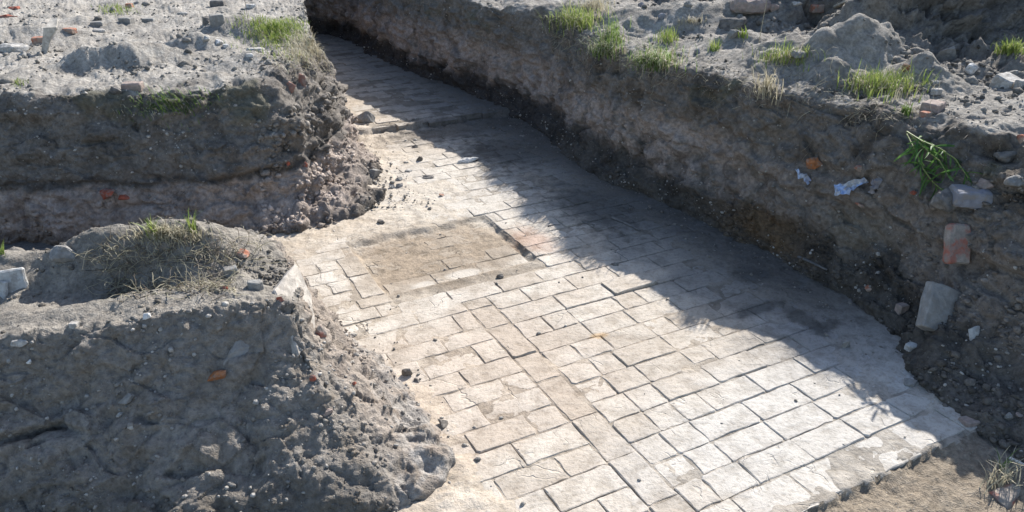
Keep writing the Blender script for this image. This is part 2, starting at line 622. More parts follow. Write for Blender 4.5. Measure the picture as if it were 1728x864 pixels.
R_ST = [
    rs(1.62, 2.95, 0.80, -2.6, foot=.40, fz=.20, mid=.75, far=(9, -1.0)),
    rs(1.50, 2.62, 0.95, -1.3, foot=.40, fz=.22, mid=.75, far=(9.5, 1.2)),
    rs(1.45, 2.35, 1.00, -.62, foot=.44, fz=.22, mid=.78, far=(9.8, 2.6)),
    rs(1.55, 2.33, 1.01, -.20, foot=.40, fz=.22, mid=.75, far=(10, 3.6)),
    rs(1.80, 2.36, 1.01, .18, foot=.35, fz=.22, mid=.65, far=(10, 4.6)),
    rs(1.88, 2.34, 1.00, .75, foot=.28, far=(10, 5.8)),
    rs(1.87, 2.20, 0.99, 1.15, foot=.28, far=(10, 7)),
    rs(1.83, 2.05, 1.00, 1.50, foot=.26, far=(10, 8.2)),
    rs(1.85, 2.02, 0.99, 1.90, foot=.32, far=(10, 9.4)),
    rs(1.74, 1.92, 0.98, 2.40, foot=.40, far=(10, 10.6)),
    rs(1.64, 1.96, 0.98, 2.90, foot=.40, far=(9.5, 11.8)),
    rs(1.70, 2.03, 1.00, 3.45, foot=.45, far=(9, 13)),
    rs(1.84, 2.12, 1.01, 4.30, foot=.48, far=(8, 14)),
    rs(1.72, 1.86, 1.04, 5.25, foot=.52, far=(7, 15)),
    rs(1.55, 1.72, 1.08, 6.35, foot=.5, far=(5.5, 16)),
    rs(1.40, 1.64, 1.10, 7.20, foot=.5, far=(4, 16.5)),
    rs(1.34, 1.65, 1.12, 8.20, foot=.45, far=(2, 17)),
    rs(1.36, 1.65, 1.12, 9.20, foot=.4, far=(0, 17.2)),
    rs(1.10, 1.45, 1.05, 9.75, 10.15, foot=.4, far=(-1.5, 17.4)),
    rs(.50, .50, 1.05, 9.95, 10.45, foot=.4, far=(-3, 17.6)),
    rs(-.6, -.6, 1.05, 10.0, 10.5, foot=.4, far=(-4, 17.8)),
]
R_BUMPS = []
for px, py, sx, sy, h, rot in ((1375, 108, .20, .15, .24, -.2), (1438, 100, .24, .17, .34, .3), (1490, 92, .16, .16, .20, 0), (1408, 122, .16, .10, .12, 0), (1556, 122, .15, .16, .20, .1), (1335, 88, .30, .20, .22, .1), (1245, 62, .26, .2, .12, .2),
                               (1150, 36, .42, .24, .22, .1), (1050, 28, .30, .2, .14, 0), (1640, 62, .8, .30, .45, .3), (1725, 50, .8, .4, .7, .2), (1600, 25, 1.1, .5, .9, .1),
                               (1480, 60, .5, .3, .25, 0), (1300, 30, .5, .3, .3, 0), (1690, 112, .3, .2, .10, 0), (950, 15, .5, .3, .15, 0)):
    q = at(px, py, 1.08)
    R_BUMPS.append((q[0], q[1], sx, sy, h, rot))


def r_amp(G, K, si):
    s = np.broadcast_to(si[:, None], K.shape)
    w = 1.05 + .35 * sstep(4.2, 4.6, K) + 1.7 * sstep(5.5, 6.3, K)
    w = w * (.8 + .2 * sstep(1.2, 2.2, K))
    w = w * (1 - .4 * np.exp(-((K - 4.0) / .35) ** 2))
    return w * (1 - .55 * sstep(4.25, 4.7, K) * sstep(6.2, 5.6, K))


def r_shade(G, K, si):
    u, v = to_uv(G)
    n = fbm(G, 3.1, 4, 40)
    n2 = fbm(G, 9, 3, 50)
    z = G[..., 2] + n * .07 + n2 * .03
    c = np.zeros(G.shape) + SOIL * 1.02
    c = lay(c, .75 * sstep(-.2, .5, n2), BROWN)
    farw = sstep(3.4, 4.6, v)
    c = lay(c, sstep(.72, .52, z) * sstep(.14, .26, z) * (.25 + .75 * sstep(.6, 2.2, v)) * sstep(-.75, .1, n2), RUB * 1.45)
    c = lay(c, sstep(2.8, 4.4, v) * sstep(.85, .6, z) * sstep(.25, .4, z) * .7 * sstep(-.5, .3, n), RUB * 1.75)
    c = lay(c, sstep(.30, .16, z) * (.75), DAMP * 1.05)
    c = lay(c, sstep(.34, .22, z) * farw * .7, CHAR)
    c = lay(c, sstep(.75, .98, z) * sstep(.1, .5, n) * .5, MOSS)
    # reddish brown pocket at the wall foot, and mortar crumbs above it
    pk = np.exp(-((u - 1.86) / .2) ** 2 - ((v - 1.18) / .34) ** 2 - ((z - .14) / .12) ** 2)
    c = lay(c, np.clip(pk * 1.1, 0, .9), np.array([.155, .105, .062]))
    pk = np.exp(-((v - .62) / .25) ** 2 - ((z - .33) / .12) ** 2) * (K < 4)
    c = lay(c, np.clip(pk, 0, .8), np.array([.19, .17, .14]))
    c = c * (1 - .38 * sstep(.0, .5, fbm(G * np.array([1, 1, .7]), 4.0, 3, 70)))[..., None]
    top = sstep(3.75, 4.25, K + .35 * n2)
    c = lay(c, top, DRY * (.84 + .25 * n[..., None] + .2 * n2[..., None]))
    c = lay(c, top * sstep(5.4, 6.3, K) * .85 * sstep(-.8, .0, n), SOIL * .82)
    # earth under the rubble at the near end
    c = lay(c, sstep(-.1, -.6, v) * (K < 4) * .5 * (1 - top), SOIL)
    return c


# ---- the bank at upper left
def ls(toe, lip, far, lz=.95, foot=.25, fz=.3, mid=.6, tz=0.0):
    t = np.array([toe[0], toe[1], tz])
    l = np.array([lip[0], lip[1], lz])
    h = l - t
    p = [t + [0, 0, -.25], t + [0, 0, -.01], t + h * np.array([foot, foot, 0]) + [0, 0, fz], t + h * np.array([mid, mid, 0]) + [0, 0, lz * .74], l]
    e = np.array(far, float)
    for fr, z in ((.05, lz + .02), (.13, lz + .02), (.28, lz + .03), (.55, lz + .05), (1.0, lz + .08)):
        q = l[:2] + (e - l[:2]) * fr
        p.append(np.array([q[0], q[1], z]))
    return p


L_ST = [
    ls((-7.0, 4.50), (-7.0, 4.85), (-14, 15)),
    ls((-4.6, 4.55), (-4.6, 4.85), (-11, 15)),
    ls((-3.5, 4.62), (-3.55, 4.88), (-9.5, 15)),
    ls((-2.9, 4.62), (-2.95, 4.92), (-8.4, 15), .94),
    ls((-2.35, 4.62), (-2.42, 4.98), (-7.4, 15), .94),
    ls((-1.95, 4.68), (-2.05, 5.05), (-6.6, 15), .95),
    ls((-1.58, 4.70), (-1.82, 5.22), (-5.9, 15), .95, .36, .22, .6),
    ls((-1.30, 4.84), (-1.66, 5.55), (-5.2, 15), .96, .42, .18, .62),
    ls((-1.10, 5.12), (-1.62, 5.95), (-4.7, 15), .97, .45, .17, .68),
    ls((-1.04, 5.55), (-1.68, 6.35), (-4.3, 15), .97, .45, .18, .68),
    ls((-1.12, 6.0), (-1.80, 6.80), (-4.0, 15), .97, .38, .24, .65),
    ls((-1.40, 6.60), (-2.00, 7.35), (-3.75, 15), .96, .25),
    ls((-1.80, 7.70), (-2.40, 8.20), (-3.6, 15), .95, .25),
    ls((-2.55, 9.20), (-3.02, 9.50), (-3.6, 15), .95, .25),
    ls((-3.60, 11.0), (-3.95, 11.2), (-4.1, 15), .95, .25),
    ls((-4.6, 12.6), (-4.8, 12.8), (-4.8, 15.4), .95, .25),
]
L_BUMPS = []
for px, py, sx, sy, h, rot in ((262, 100, .24, .13, .13, .3), (195, 108, .26, .13, .12, -.1), (335, 82, .24, .14, .13, .1), (130, 110, .22, .1, .08, .2),
                               (395, 62, .36, .26, .14, 0), (60, 60, .6, .25, .08, 0), (420, 105, .2, .12, .06, .2), (120, 40, .8, .3, .08, 0), (470, 60, .4, .3, .06, 0)):
    q = at(px, py, .97)
    L_BUMPS.append((q[0], q[1], sx, sy, h, rot))


def l_amp(G, K, si):
    s = np.broadcast_to(si[:, None], K.shape)
    return .98 + .15 * sstep(4.3, 4.9, K) + .35 * sstep(5.5, 7, s) * sstep(3.6, 2.2, K)


def l_shade(G, K, si):
    n = fbm(G, 3.0, 4, 140)
    n2 = fbm(G, 9, 3, 150)
    z = G[..., 2] + n * .045 + n2 * .02
    c = np.zeros(G.shape) + np.array([.200, .183, .165])
    c = lay(c, .5 * sstep(-.1, .5, n2), SOIL * .95)
    fr = sstep(-1.0, -1.35, G[..., 0] + .15 * n)
    c = lay(c, sstep(.37, .33, z) * fr * .95, RUB * 1.5 * (1 + .3 * n2[..., None]))
    c = lay(c, np.exp(-((z - .385) / .022) ** 2) * fr * .5, CHAR)
    c = lay(c, sstep(.09, .02, z) * .6, DAMP)
    mo = sstep(.62, .80, z) * sstep(.0, .45, n) * (G[..., 1] < 5.3)
    c = lay(c, mo * .42, MOSS)
    c = c * (1 - .30 * sstep(.05, .5, fbm(G * np.array([1, 1, .6]), 4.5, 3, 170)) * (z > .36))[..., None]
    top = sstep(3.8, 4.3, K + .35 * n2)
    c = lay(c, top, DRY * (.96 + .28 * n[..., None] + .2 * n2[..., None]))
    return c


# ---- the baulk in the near left corner
def ns(toe, lip, spine, lz, sz, foot=.3, fz=None, mid=.65, tz=0.0):
    t = np.array([toe[0], toe[1], tz])
    l = np.array([lip[0], lip[1], lz])
    s = np.array([spine[0], spine[1], sz])
    h = l - t
    fz = lz * .35 if fz is None else fz
    p = [t + [0, 0, -.25], t + [0, 0, -.01], t + h * np.array([foot, foot, 0]) + [0, 0, fz], t + h * np.array([mid, mid, 0]) + [0, 0, lz * .76], l]
    p += [l + (s - l) * .25, l + (s - l) * .6, s]
    return p


def nsz(x):
    return .55 + .085 * math.exp(-((x + 1.45) / .45) ** 2)


def nst(toe, lip, sx, lz, foot=.45, fz=.25, mid=.80):
    return ns(toe, lip, (sx, 3.07), lz, nsz(sx), foot, fz, mid)


N_ST = [
    nst((-4.2, 2.00), (-4.2, 2.50), -4.2, .53), nst((-3.0, 2.04), (-3.0, 2.54), -3.0, .53), nst((-2.2, 2.07), (-2.15, 2.57), -2.3, .53),
    nst((-1.72, 2.09), (-1.75, 2.60), -1.95, .565), nst((-1.40, 2.10), (-1.46, 2.66), -1.65, .605), nst((-1.10, 2.10), (-1.17, 2.72), -1.44, .615),
    nst((-.82, 2.11), (-1.03, 2.77), -1.32, .61), nst((-.58, 2.13), (-.95, 2.81), -1.26, .59, .42, .22, .80),
    nst((-.40, 2.20), (-.935, 2.86), -1.25, .555, .36, .14, .86), nst((-.27, 2.44), (-.945, 2.93), -1.25, .56, .36, .13, .92),
    nst((-.36, 2.76), (-.975, 3.00), -1.255, .57, .50, .16, .95), nst((-.60, 3.06), (-1.02, 3.10), -1.26, .57, .50, .2, .93),
    nst((-.88, 3.42), (-1.08, 3.24), -1.25, .57, .4, .2, .8), nst((-1.16, 3.66), (-1.22, 3.40), -1.34, .58, .3, .2, .65),
    nst((-1.50, 3.72), (-1.48, 3.47), -1.50, .60, .3, .2, .65), nst((-1.85, 3.72), (-1.80, 3.46), -1.78, .57, .3, .2, .65),
    nst((-2.30, 3.68), (-2.25, 3.38), -2.25, .55, .3, .2, .65), nst((-3.0, 3.60), (-3.0, 3.32), -3.0, .54, .3, .2, .65), nst((-4.2, 3.60), (-4.2, 3.30), -4.2, .53, .3, .2, .65),
]
N_BUMPS = [(-1.42, 3.24, .20, .14, .10, 0), (-1.98, 3.22, .22, .12, .14, 0), (-1.68, 3.22, .22, .12, .12, 0), (-2.5, 3.2, .3, .1, .06, 0), (-1.78, 2.97, .38, .10, -.085, .08), (-2.6, 2.9, .5, .15, -.03, 0)]


def n_amp(G, K, si):
    w = .80 + 0 * K
    w = w - .15 * sstep(4.6, 5.4, K)
    return w


def n_shade(G, K, si):
    n = fbm(G, 3.4, 4, 240)
    n2 = fbm(G, 10, 3, 250)
    z = G[..., 2] + n * .05
    s = np.broadcast_to(si[:, None], K.shape)
    c = np.zeros(G.shape) + np.array([.250, .230, .206])
    c = lay(c, .55 * sstep(-.1, .5, n2), np.array([.215, .185, .150]))
    c = lay(c, sstep(.2, .05, z) * .45, DAMP * 1.2)
    right = sstep(7.4, 8.6, s + .5 * n2) * sstep(13.5, 12.0, s)
    c = lay(c, right * .85, np.array([.33, .285, .245]))
    c = lay(c, right * sstep(.25, .05, z) * sstep(-.4, .3, n2) * .8, np.array([.34, .325, .305]))
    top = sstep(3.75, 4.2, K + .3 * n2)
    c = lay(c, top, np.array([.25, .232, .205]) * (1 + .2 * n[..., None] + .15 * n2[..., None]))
    return c


def r_ledge(P, K):
    """the upper soil hangs over the layer with the rubbish in it"""
    u, v = to_uv(P)
    n = vnoise(P, 3.5, 501) * .05 + vnoise(P, 11, 502) * .025
    w = sstep(2.6, 1.6, v) * (K < 4.4) * (K > 1)
    lo = sstep(.47, .50, P[..., 2] + n) * sstep(.9, .55, P[..., 2])
    far = sstep(2.2, 3.2, v) * (K > 1) * (K < 4)
    return .045 * w * lo - .035 * far * sstep(.34, .28, P[..., 2] + 2 * n)


def l_ledge(P, K):
    n = vnoise(P, 3.5, 511) * .03 + vnoise(P, 11, 512) * .02
    z = P[..., 2] + n
    fr = sstep(-1.0, -1.3, P[..., 0]) * (K > 1) * (K < 4.2)
    return fr * (.020 * sstep(.385, .405, z) * sstep(.75, .5, z) - .012 * np.exp(-((z - .38) / .010) ** 2) * sstep(-.3, .3, vnoise(P, 2.5, 515)))


R_DENTS = [(1400, 290, .30, .035, .045), (1500, 305, .16, .05, .04), (1680, 250, .14, .06, .08), (1345, 395, .10, .07, .06), (1270, 300, .2, .05, .03),
           (760, 150, .5, .07, .05), (1180, 250, .10, .10, .035), (1215, 262, .06, .05, -.03), (1330, 245, .08, .06, .03)]
L_DENTS = [(300, 290, .05, .13, .05), (318, 235, .04, .1, .03), (45, 215, .16, .06, .05), (160, 230, .14, .06, -.04), (590, 195, .05, .08, -.04),
           (230, 270, .10, .05, .025), (400, 260, .12, .09, -.03), (250, 345, .2, .008, .03), (200, 350, .12, .007, .03)]
N_DENTS = [(50, 730, .15, .017, .09), (45, 695, .18, .045, .022), (60, 765, .16, .03, -.02), (178, 705, .030, .045, .035), (230, 780, .05, .045, .03), (420, 795, .06, .03, .03),
           (325, 590, .05, .07, .03), (400, 665, .10, .05, .03), (560, 640, .05, .06, .025)]
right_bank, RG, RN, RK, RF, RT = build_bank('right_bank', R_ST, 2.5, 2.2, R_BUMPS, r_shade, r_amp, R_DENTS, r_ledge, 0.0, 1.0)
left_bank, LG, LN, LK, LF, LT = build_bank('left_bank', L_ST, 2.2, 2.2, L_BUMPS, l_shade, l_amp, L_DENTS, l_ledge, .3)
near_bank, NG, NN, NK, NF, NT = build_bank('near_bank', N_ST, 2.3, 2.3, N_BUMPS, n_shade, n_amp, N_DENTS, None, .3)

# ------------------------------------------------------------------ trench floor: earth bed, then bricks on it
def step_edge(u):
    return 4.74 + .05 * np.sin(u * 5.0) + .03 * np.sin(u * 13 + 1)


def floor_level(u, v):
    z = 0 * u
    z = z + .068 * sstep(0, .05, v - step_edge(u))
    rec = sstep(-.53, -.49, u) * sstep(.52, .47, u) * sstep(1.745, 1.775, v) * sstep(2.56, 2.50, v + .02 * np.sin(u * 9) + .012 * np.sin(u * 31))
    z = z - .027 * rec
    return z


def build_bed():
    us = np.concatenate([np.arange(-6.0, -1.7, .06), np.arange(-1.7, 2.2, .0155), np.arange(2.2, 5.0, .1)])
    vs = np.concatenate([np.arange(-3.0, -1.0, .05), np.arange(-1.0, 1.2, .0115), np.arange(1.2, 3.2, .016), np.arange(3.2, 5.2, .024), np.arange(5.2, 12.5, .05)])
    u, v = np.meshgrid(us, vs, indexing='ij')
    P = np.stack([ORG[0] + u * UA[0] + v * VA[0], ORG[1] + u * UA[1] + v * VA[1], 0 * u], -1)
    lvl = floor_level(u, v)
    n = fbm(P, 2.6, 4, 310)
    n2 = fbm(P, 11, 4, 320)
    n3 = billow(P, 30, 3, 330)
    fill = -.0038 + .0038 * n2                                     # depth of the joints
    def area(w, h):
        nonlocal fill
        fill = fill * (1 - w) + h * w
    soft = .5 * n
    # nearly filled joints on the left, open ones towards the right
    area(sstep(-.15, -.45, u + .25 * n) * sstep(.15, .8, v + .3 * n) * .85, -.0020 + .0032 * n2)
    area(sstep(.55, 1.05, u + .35 * n) * sstep(.9, .1, v + .4 * n) * .6, -.0025 + .002 * n2)
    # loose earth over the far left, round the recess, and along the foot of the right bank
    area(sstep(1.15, .65, u + .3 * n) * sstep(2.3, 2.9, v + .3 * n) * .8, -.0036 + .004 * n2)
    area(sstep(.62, .15, u + .3 * n) * sstep(2.5, 2.75, v + .2 * n), .0065 + .006 * n2 + .005 * n3)
    area(sstep(.30, .0, u + .2 * n) * sstep(3.1, 3.6, v + .3 * n), .018 + .012 * n2 + .010 * n3)
    rec = sstep(-.53, -.49, u) * sstep(.52, .47, u) * sstep(1.745, 1.775, v) * sstep(2.56, 2.50, v)
    area(rec * sstep(1.8, 2.15, v + .3 * n), .0010 + .006 * n2 + .004 * n3)
    area(sstep(1.25, 1.6, u + .4 * n) * sstep(-.55, -.35, v), .004 + .006 * n2 + .004 * n3)
    area(sstep(4.80, 4.70, v) * sstep(4.40, 4.66, v) * sstep(1.5, .9, u + .3 * n), .026 + .016 * n2 + .012 * n3)
    area(sstep(-.85, -1.05, u + .15 * n) * sstep(1.2, 1.5, v), .006 + .006 * n2)
    area(sstep(-.60, -.78, u + .1 * n) * sstep(1.2, .8, v), .010 + .008 * n2 + .006 * n3)
    groove = np.exp(-((u - .492 - .012 * n2) / .016) ** 2) * sstep(1.84, 1.9, v) * sstep(2.52, 2.42, v)
    z = lvl + fill - .012 * groove + .004 * vnoise(P, 1.3, 400)
    # beyond the end of the paving the ground lies lower
    off = sstep(-.618, -.650, v + .03 * n2 + .03 * n)
    z = z * (1 - off) + off * (-.024 + .014 * n + .016 * n2 + .008 * n3)
    # sides run down under the banks
    z = z - .05 * sstep(2.1, 3.0, u) - .03 * sstep(-1.5, -2.2, u)
    P[..., 2] = z
    a, b = u.shape
    ii = np.arange(a * b).reshape(a, b)
    F = np.stack([ii[:-1, :-1], ii[1:, :-1], ii[1:, 1:], ii[:-1, 1:]], -1).reshape(-1, 4)
    c = np.zeros(P.shape)
    jd = 1 - .36 * sstep(.001, -.004, fill)
    return P, F, off, u, v, n, n2, jd


BP, BF, boff, bu, bv, bn, bn2, bjd = build_bed()
# two materials on one sheet: dusty earth between the bricks, tan subsoil / gravel where no paving lies
tintb = np.zeros(BP.shape) + TAN * (1 + .25 * bn[..., None])
grav = sstep(-1.0, -1.3, bu + .2 * bn)
tintb = lay(tintb, grav * (bv > -.2), np.array([.17, .165, .16]) * (1 + .2 * bn2[..., None]))
tintb = lay(tintb, sstep(1.2, 1.6, bu + .2 * bn), SOIL)
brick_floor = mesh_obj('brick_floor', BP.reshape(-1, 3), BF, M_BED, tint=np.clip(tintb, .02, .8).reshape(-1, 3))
ja = brick_floor.data.color_attributes.new('joint', 'FLOAT_COLOR', 'POINT')
jc = np.ones((bjd.size, 4), np.float32)
jc[:, :3] = bjd.reshape(-1, 1) * np.array([1, .97, .93])
ja.data.foreach_set('color', jc.ravel())
brick_floor.data.materials.append(M_SOIL)
sel = ((boff > .5) | (grav > .55)).reshape(-1)
fm = (sel[BF].sum(1) >= 2).astype(np.int32)
brick_floor.data.polygons.foreach_set('material_index', fm)
tag(brick_floor, kind='structure')

ROWS_R = [-.622, -.44, -.29, -.145, .01, .165, .325, .485, .645, .80, .96, 1.12, 1.29, 1.465, 1.625]
while ROWS_R[-1] < 4.62:
    ROWS_R.append(round(ROWS_R[-1] + .1575, 4))
JR = {0: [.16, .47], 1: [.13, .33, .64], 2: [.16, .32, .62], 3: [.15, .32, .63], 4: [.175, .33, .49, .80], 5: [.18, .34, .65, .96],
      6: [.16, .355, .64, .785, 1.1], 7: [.18, .325, .64, .95], 8: [.17, .36, .64, .79, 1.1], 9: [.34, .62, .93], 10: [.175, .34, .65, .81, 1.1],
      11: [.35, .69, 1.0], 12: [.22, .53, .84], 13: [.12, .40, .71]}
ROWS_L = [-.80, -.65, -.50, -.35, -.20, -.05, .09, .25, .40, .555, .70, .845, 1.03, 1.17, 1.36, 1.52, 1.655, 1.765]
JL = {3: [-.31], 4: [-.47], 5: [-.34, -.63], 6: [-.465], 7: [-.32, -.62], 8: [-.48], 9: [-.295, -.60], 10: [-.45, -.74], 11: [-.30, -.60],
      12: [-.42, -.72], 13: [-.27, -.58], 14: [-.45, -.74], 15: [-.33, -.62], 16: [-.42, -.55, -.70]}
HEAD = [-.94, -.64, -.33, -.04, .255, .58, .82, 1.135, 1.36, 1.52]
BR = []          # u0,u1,v0,v1,dz


def fill_row(v0, v1, ua, ub, joints):
    e = [ua] + [j for j in joints if ua + .05 < j < ub - .05] + [ub]
    for a, b in zip(e, e[1:]):
        BR.append([a, b, v0, v1, 0.0])


def extend(j, ub):
    j = list(j)
    while j[-1] < ub - .1:
        j.append(j[-1] + .31 + random.uniform(-.012, .012))
    return j


for i in range(len(ROWS_R) - 1):
    v0, v1 = ROWS_R[i], ROWS_R[i + 1]
    j = JR.get(i) or [.155 + (.155 if i % 2 else 0) + random.uniform(-.03, .03)]
    ua = 0.0
    vm = (v0 + v1) / 2
    if vm > 1.52:
        ua = -.5
    if 1.70 < vm < 2.62:
        ua = .515
    if vm > 2.62:
        ua = -1.0
        k = j[0]
        j = [k - .31 * q for q in (4, 3, 2, 1)] + j
    if vm > 1.52 and ua < 0 and vm < 1.7:
        j = [j[0] - .31] + j
    fill_row(v0, v1, ua, 1.86, extend(j, 1.86))
for i in range(len(ROWS_L) - 1):
    v0, v1 = ROWS_L[i], ROWS_L[i + 1]
    ub = -.155 if v1 < 1.53 else -.505
    j = sorted(JL.get(i) or [-.47])
    while j[0] > -1.15:
        j.insert(0, j[0] - .31)
    fill_row(v0, v1, -1.25, ub, j)
for a, b in zip(HEAD, HEAD[1:]):
    BR.append([-.152, -.004, a, b, 0.0])
# round the recess
for a, b in ((1.77, 2.06), (2.06, 2.34)):
    BR.append([-.655, -.515, a, b, .002])
for i, (v0, v1) in enumerate(((1.77, 1.90), (1.90, 2.05), (2.05, 2.20), (2.20, 2.34), (2.34, 2.48), (2.48, 2.62))):
    fill_row(v0, v1, -1.25, -.66 if v1 < 2.4 else -.52, [-1.25 + .31 * k + (.15 if i % 2 else 0.05) for k in range(1, 4)])
for i in range(5):
    v0 = 1.775 + i * .152
    fill_row(v0, v0 + .15, -.485, .47, [-.485 + .31 * k + (.14 if i % 2 else 0) for k in range(0, 4)])
for q in BR:
    um, vm = (q[0] + q[1]) / 2, (q[2] + q[3]) / 2
    q[4] += float(floor_level(np.array(um), np.array(vm)))
    if .68 < um < 1.0 and 1.12 < vm < 1.29:
        q[4] += .016                                   # the proud brick at the edge of the shade
    if q[2] == ROWS_R[0]:
        q[2] += random.uniform(-.014, .014)
        q[4] -= random.uniform(-.001, .003)
    if .60 < um < .80 and .33 < vm < .48:
        q[2] += .022                                   # wide open joint


def brick_mesh(u0, u1, v0, v1, lz, rnd):
    g = .0010
    u0, u1, v0, v1 = u0 + g * rnd.uniform(.4, 1.7), u1 - g * rnd.uniform(.4, 1.7), v0 + g * rnd.uniform(.5, 2.1), v1 - g * rnd.uniform(.5, 2.1)
    cu, cv = (u0 + u1) / 2, (v0 + v1) / 2
    ring = []
    nu = 4 if u1 - u0 > .22 else 2
    nv = 4 if v1 - v0 > .22 else 2
    cc = min(.02, .25 * min(u1 - u0, v1 - v0))
    def side(a, b, n):
        for k in range(n):
            s = (k + .5) / n + rnd.uniform(-.2, .2) / n
            yield a + (b - a) * s
    def j():
        return abs(rnd.gauss(0, .0034))
    c1, c2, c3, c4 = [abs(rnd.gauss(.004, .006)) + .0015 for _ in range(4)]
    ring.append((u0 + c1, v0)); ring += [(x, v0 + j()) for x in side(u0 + cc, u1 - cc, nu)]; ring.append((u1 - c2, v0))
    ring.append((u1, v0 + c2)); ring += [(u1 - j(), y) for y in side(v0 + cc, v1 - cc, nv)]; ring.append((u1, v1 - c3))
    ring.append((u1 - c3, v1)); ring += [(x, v1 - j()) for x in side(u1 - cc, u0 + cc, nu)]; ring.append((u0 + c4, v1))
    ring.append((u0, v1 - c4)); ring += [(u0 + j(), y) for y in side(v1 - cc, v0 + cc, nv)]; ring.append((u0, v0 + c1))
    n = len(ring)
    bev = .0036
    tu, tv = rnd.gauss(0, .010), rnd.gauss(0, .013)
    top = rnd.gauss(0, .0015)
    V = []
    for a, b in ring:
        V.append((a - cu, b - cv, -.055))
    for a, b in ring:
        V.append((a - cu, b - cv, -.0030 + top + rnd.uniform(-.0015, .001)))
    for a, b in ring:
        du, dv = a - cu, b - cv
        s1 = 1 - bev / max(abs(u1 - cu), .02) * rnd.uniform(.6, 1.6)
        s2 = 1 - bev / max(abs(v1 - cv), .02) * rnd.uniform(.6, 1.6)
        V.append((du * s1, dv * s2, top + tu * du + tv * dv + rnd.uniform(-.0008, .0008)))
    V.append((rnd.uniform(-.02, .02), rnd.uniform(-.01, .01), top + .0012))
    F = []
    for k in range(n):
        m = (k + 1) % n
        F.append((k, m, n + m, n + k))
        F.append((n + k, n + m, 2 * n + m, 2 * n + k))
        F.append((2 * n + k, 2 * n + m, 3 * n))
    # back to world axes
    Vw = [(x * UA[0] + y * VA[0], x * UA[1] + y * VA[1], z) for x, y, z in V]
    return (cu, cv), Vw, F


def build_bricks():
    rnd = random.Random(5)
    scored = []
    for q in BR:
        c = W((q[0] + q[1]) / 2, (q[2] + q[3]) / 2, q[4])
        p = proj(c)
        inside = -40 < p[0] < 1768 and -20 < p[1] < 900
        hidden = (q[2] > 2.9 and q[1] < -.3) or (q[3] < 1.6 and q[1] < -.95) or q[0] > 1.7
        a = (q[1] - q[0]) * (q[3] - q[2]) / (c[1] + .5) ** 3
        scored.append((a if inside and not hidden else a * 1e-6, q))
    scored.sort(key=lambda s: -s[0])
    near = [s[1] for s in scored[:294] if s[0] > 1e-7]
    rest = [s[1] for s in scored[294:]]
    for q in near:
        (cu, cv), V, F = brick_mesh(*q, rnd)
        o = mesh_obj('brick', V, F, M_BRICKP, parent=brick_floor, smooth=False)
        o.location = W(cu, cv, q[4])
        tone = rnd.random() ** 2 * .55
        if q[0] < -.14 and q[1] < .02 and q[0] > -.17:
            tone = rnd.uniform(.5, .85)
        o.color = (tone, tone, tone, 1)
    # far courses beyond the step, and slivers under the banks
    rows = [float(step_edge(np.array(.8)))]
    while rows[-1] < 10.1:
        rows.append(rows[-1] + .1575)
    for i in range(len(rows) - 1):
        x = -.3 + (.155 if i % 2 else 0)
        while x < 1.8:
            sh = float(step_edge(np.array(x + .15))) - float(step_edge(np.array(.8)))
            rest.append([x, x + .31, rows[i] + sh + (rnd.uniform(-.03, .05) if i == 0 else 0), rows[i + 1] + sh, .068 + rnd.gauss(0, .005)])
            x += .31
    V, F = [], []
    for q in rest:
        (cu, cv), v, f = brick_mesh(*q, rnd)
        c = W(cu, cv, q[4])
        o = len(V)
        V += [(x + c[0], y + c[1], z + c[2]) for x, y, z in v]
        F += [tuple(k + o for k in g) for g in f]
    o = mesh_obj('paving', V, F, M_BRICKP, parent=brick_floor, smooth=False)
    o.color = (.15, .15, .15, 1)
    tag(o, kind='stuff')


build_bricks()

# ground sheet that carries the site on to the horizon
def ground_sheet():
    pts = [(-300, -300), (300, -300), (300, 400), (-300, 400)]
    V = [(x, y, -.35) for x, y in pts]
    o = mesh_obj('ground', V, [(0, 1, 2, 3)], M_SOIL, tint=np.array([DRY] * 4))
    tag(o, kind='structure')


ground_sheet()

# ------------------------------------------------------------------ find the surface behind a place in view
def bvh_of(parts):
    V, F, o = [], [], 0
    for P, f in parts:
        V.append(P.reshape(-1, 3)); F.append(f + o); o += V[-1].shape[0]
    V = np.concatenate(V); F = np.concatenate(F)
    return BVHTree.FromPolygons(V.tolist(), F.tolist())


TREE = bvh_of([(RG, RF), (LG, LF), (NG, NF), (BP, BF)])


def hit(px, py):
    d = Vector(((px - 864) * CR + (py - 432) * CD + FPX * CF)).normalized()
    loc, nrm, i, dist = TREE.ray_cast(Vector((0, 0, EYE)), d)
    if loc is None:
        q = at(px, py, .9)
        return Vector(q), Vector((0, 0, 1)), 8.0
    if nrm.dot(d) > 0:
        nrm = -nrm
    return loc, nrm, dist * d.dot(Vector(CF))


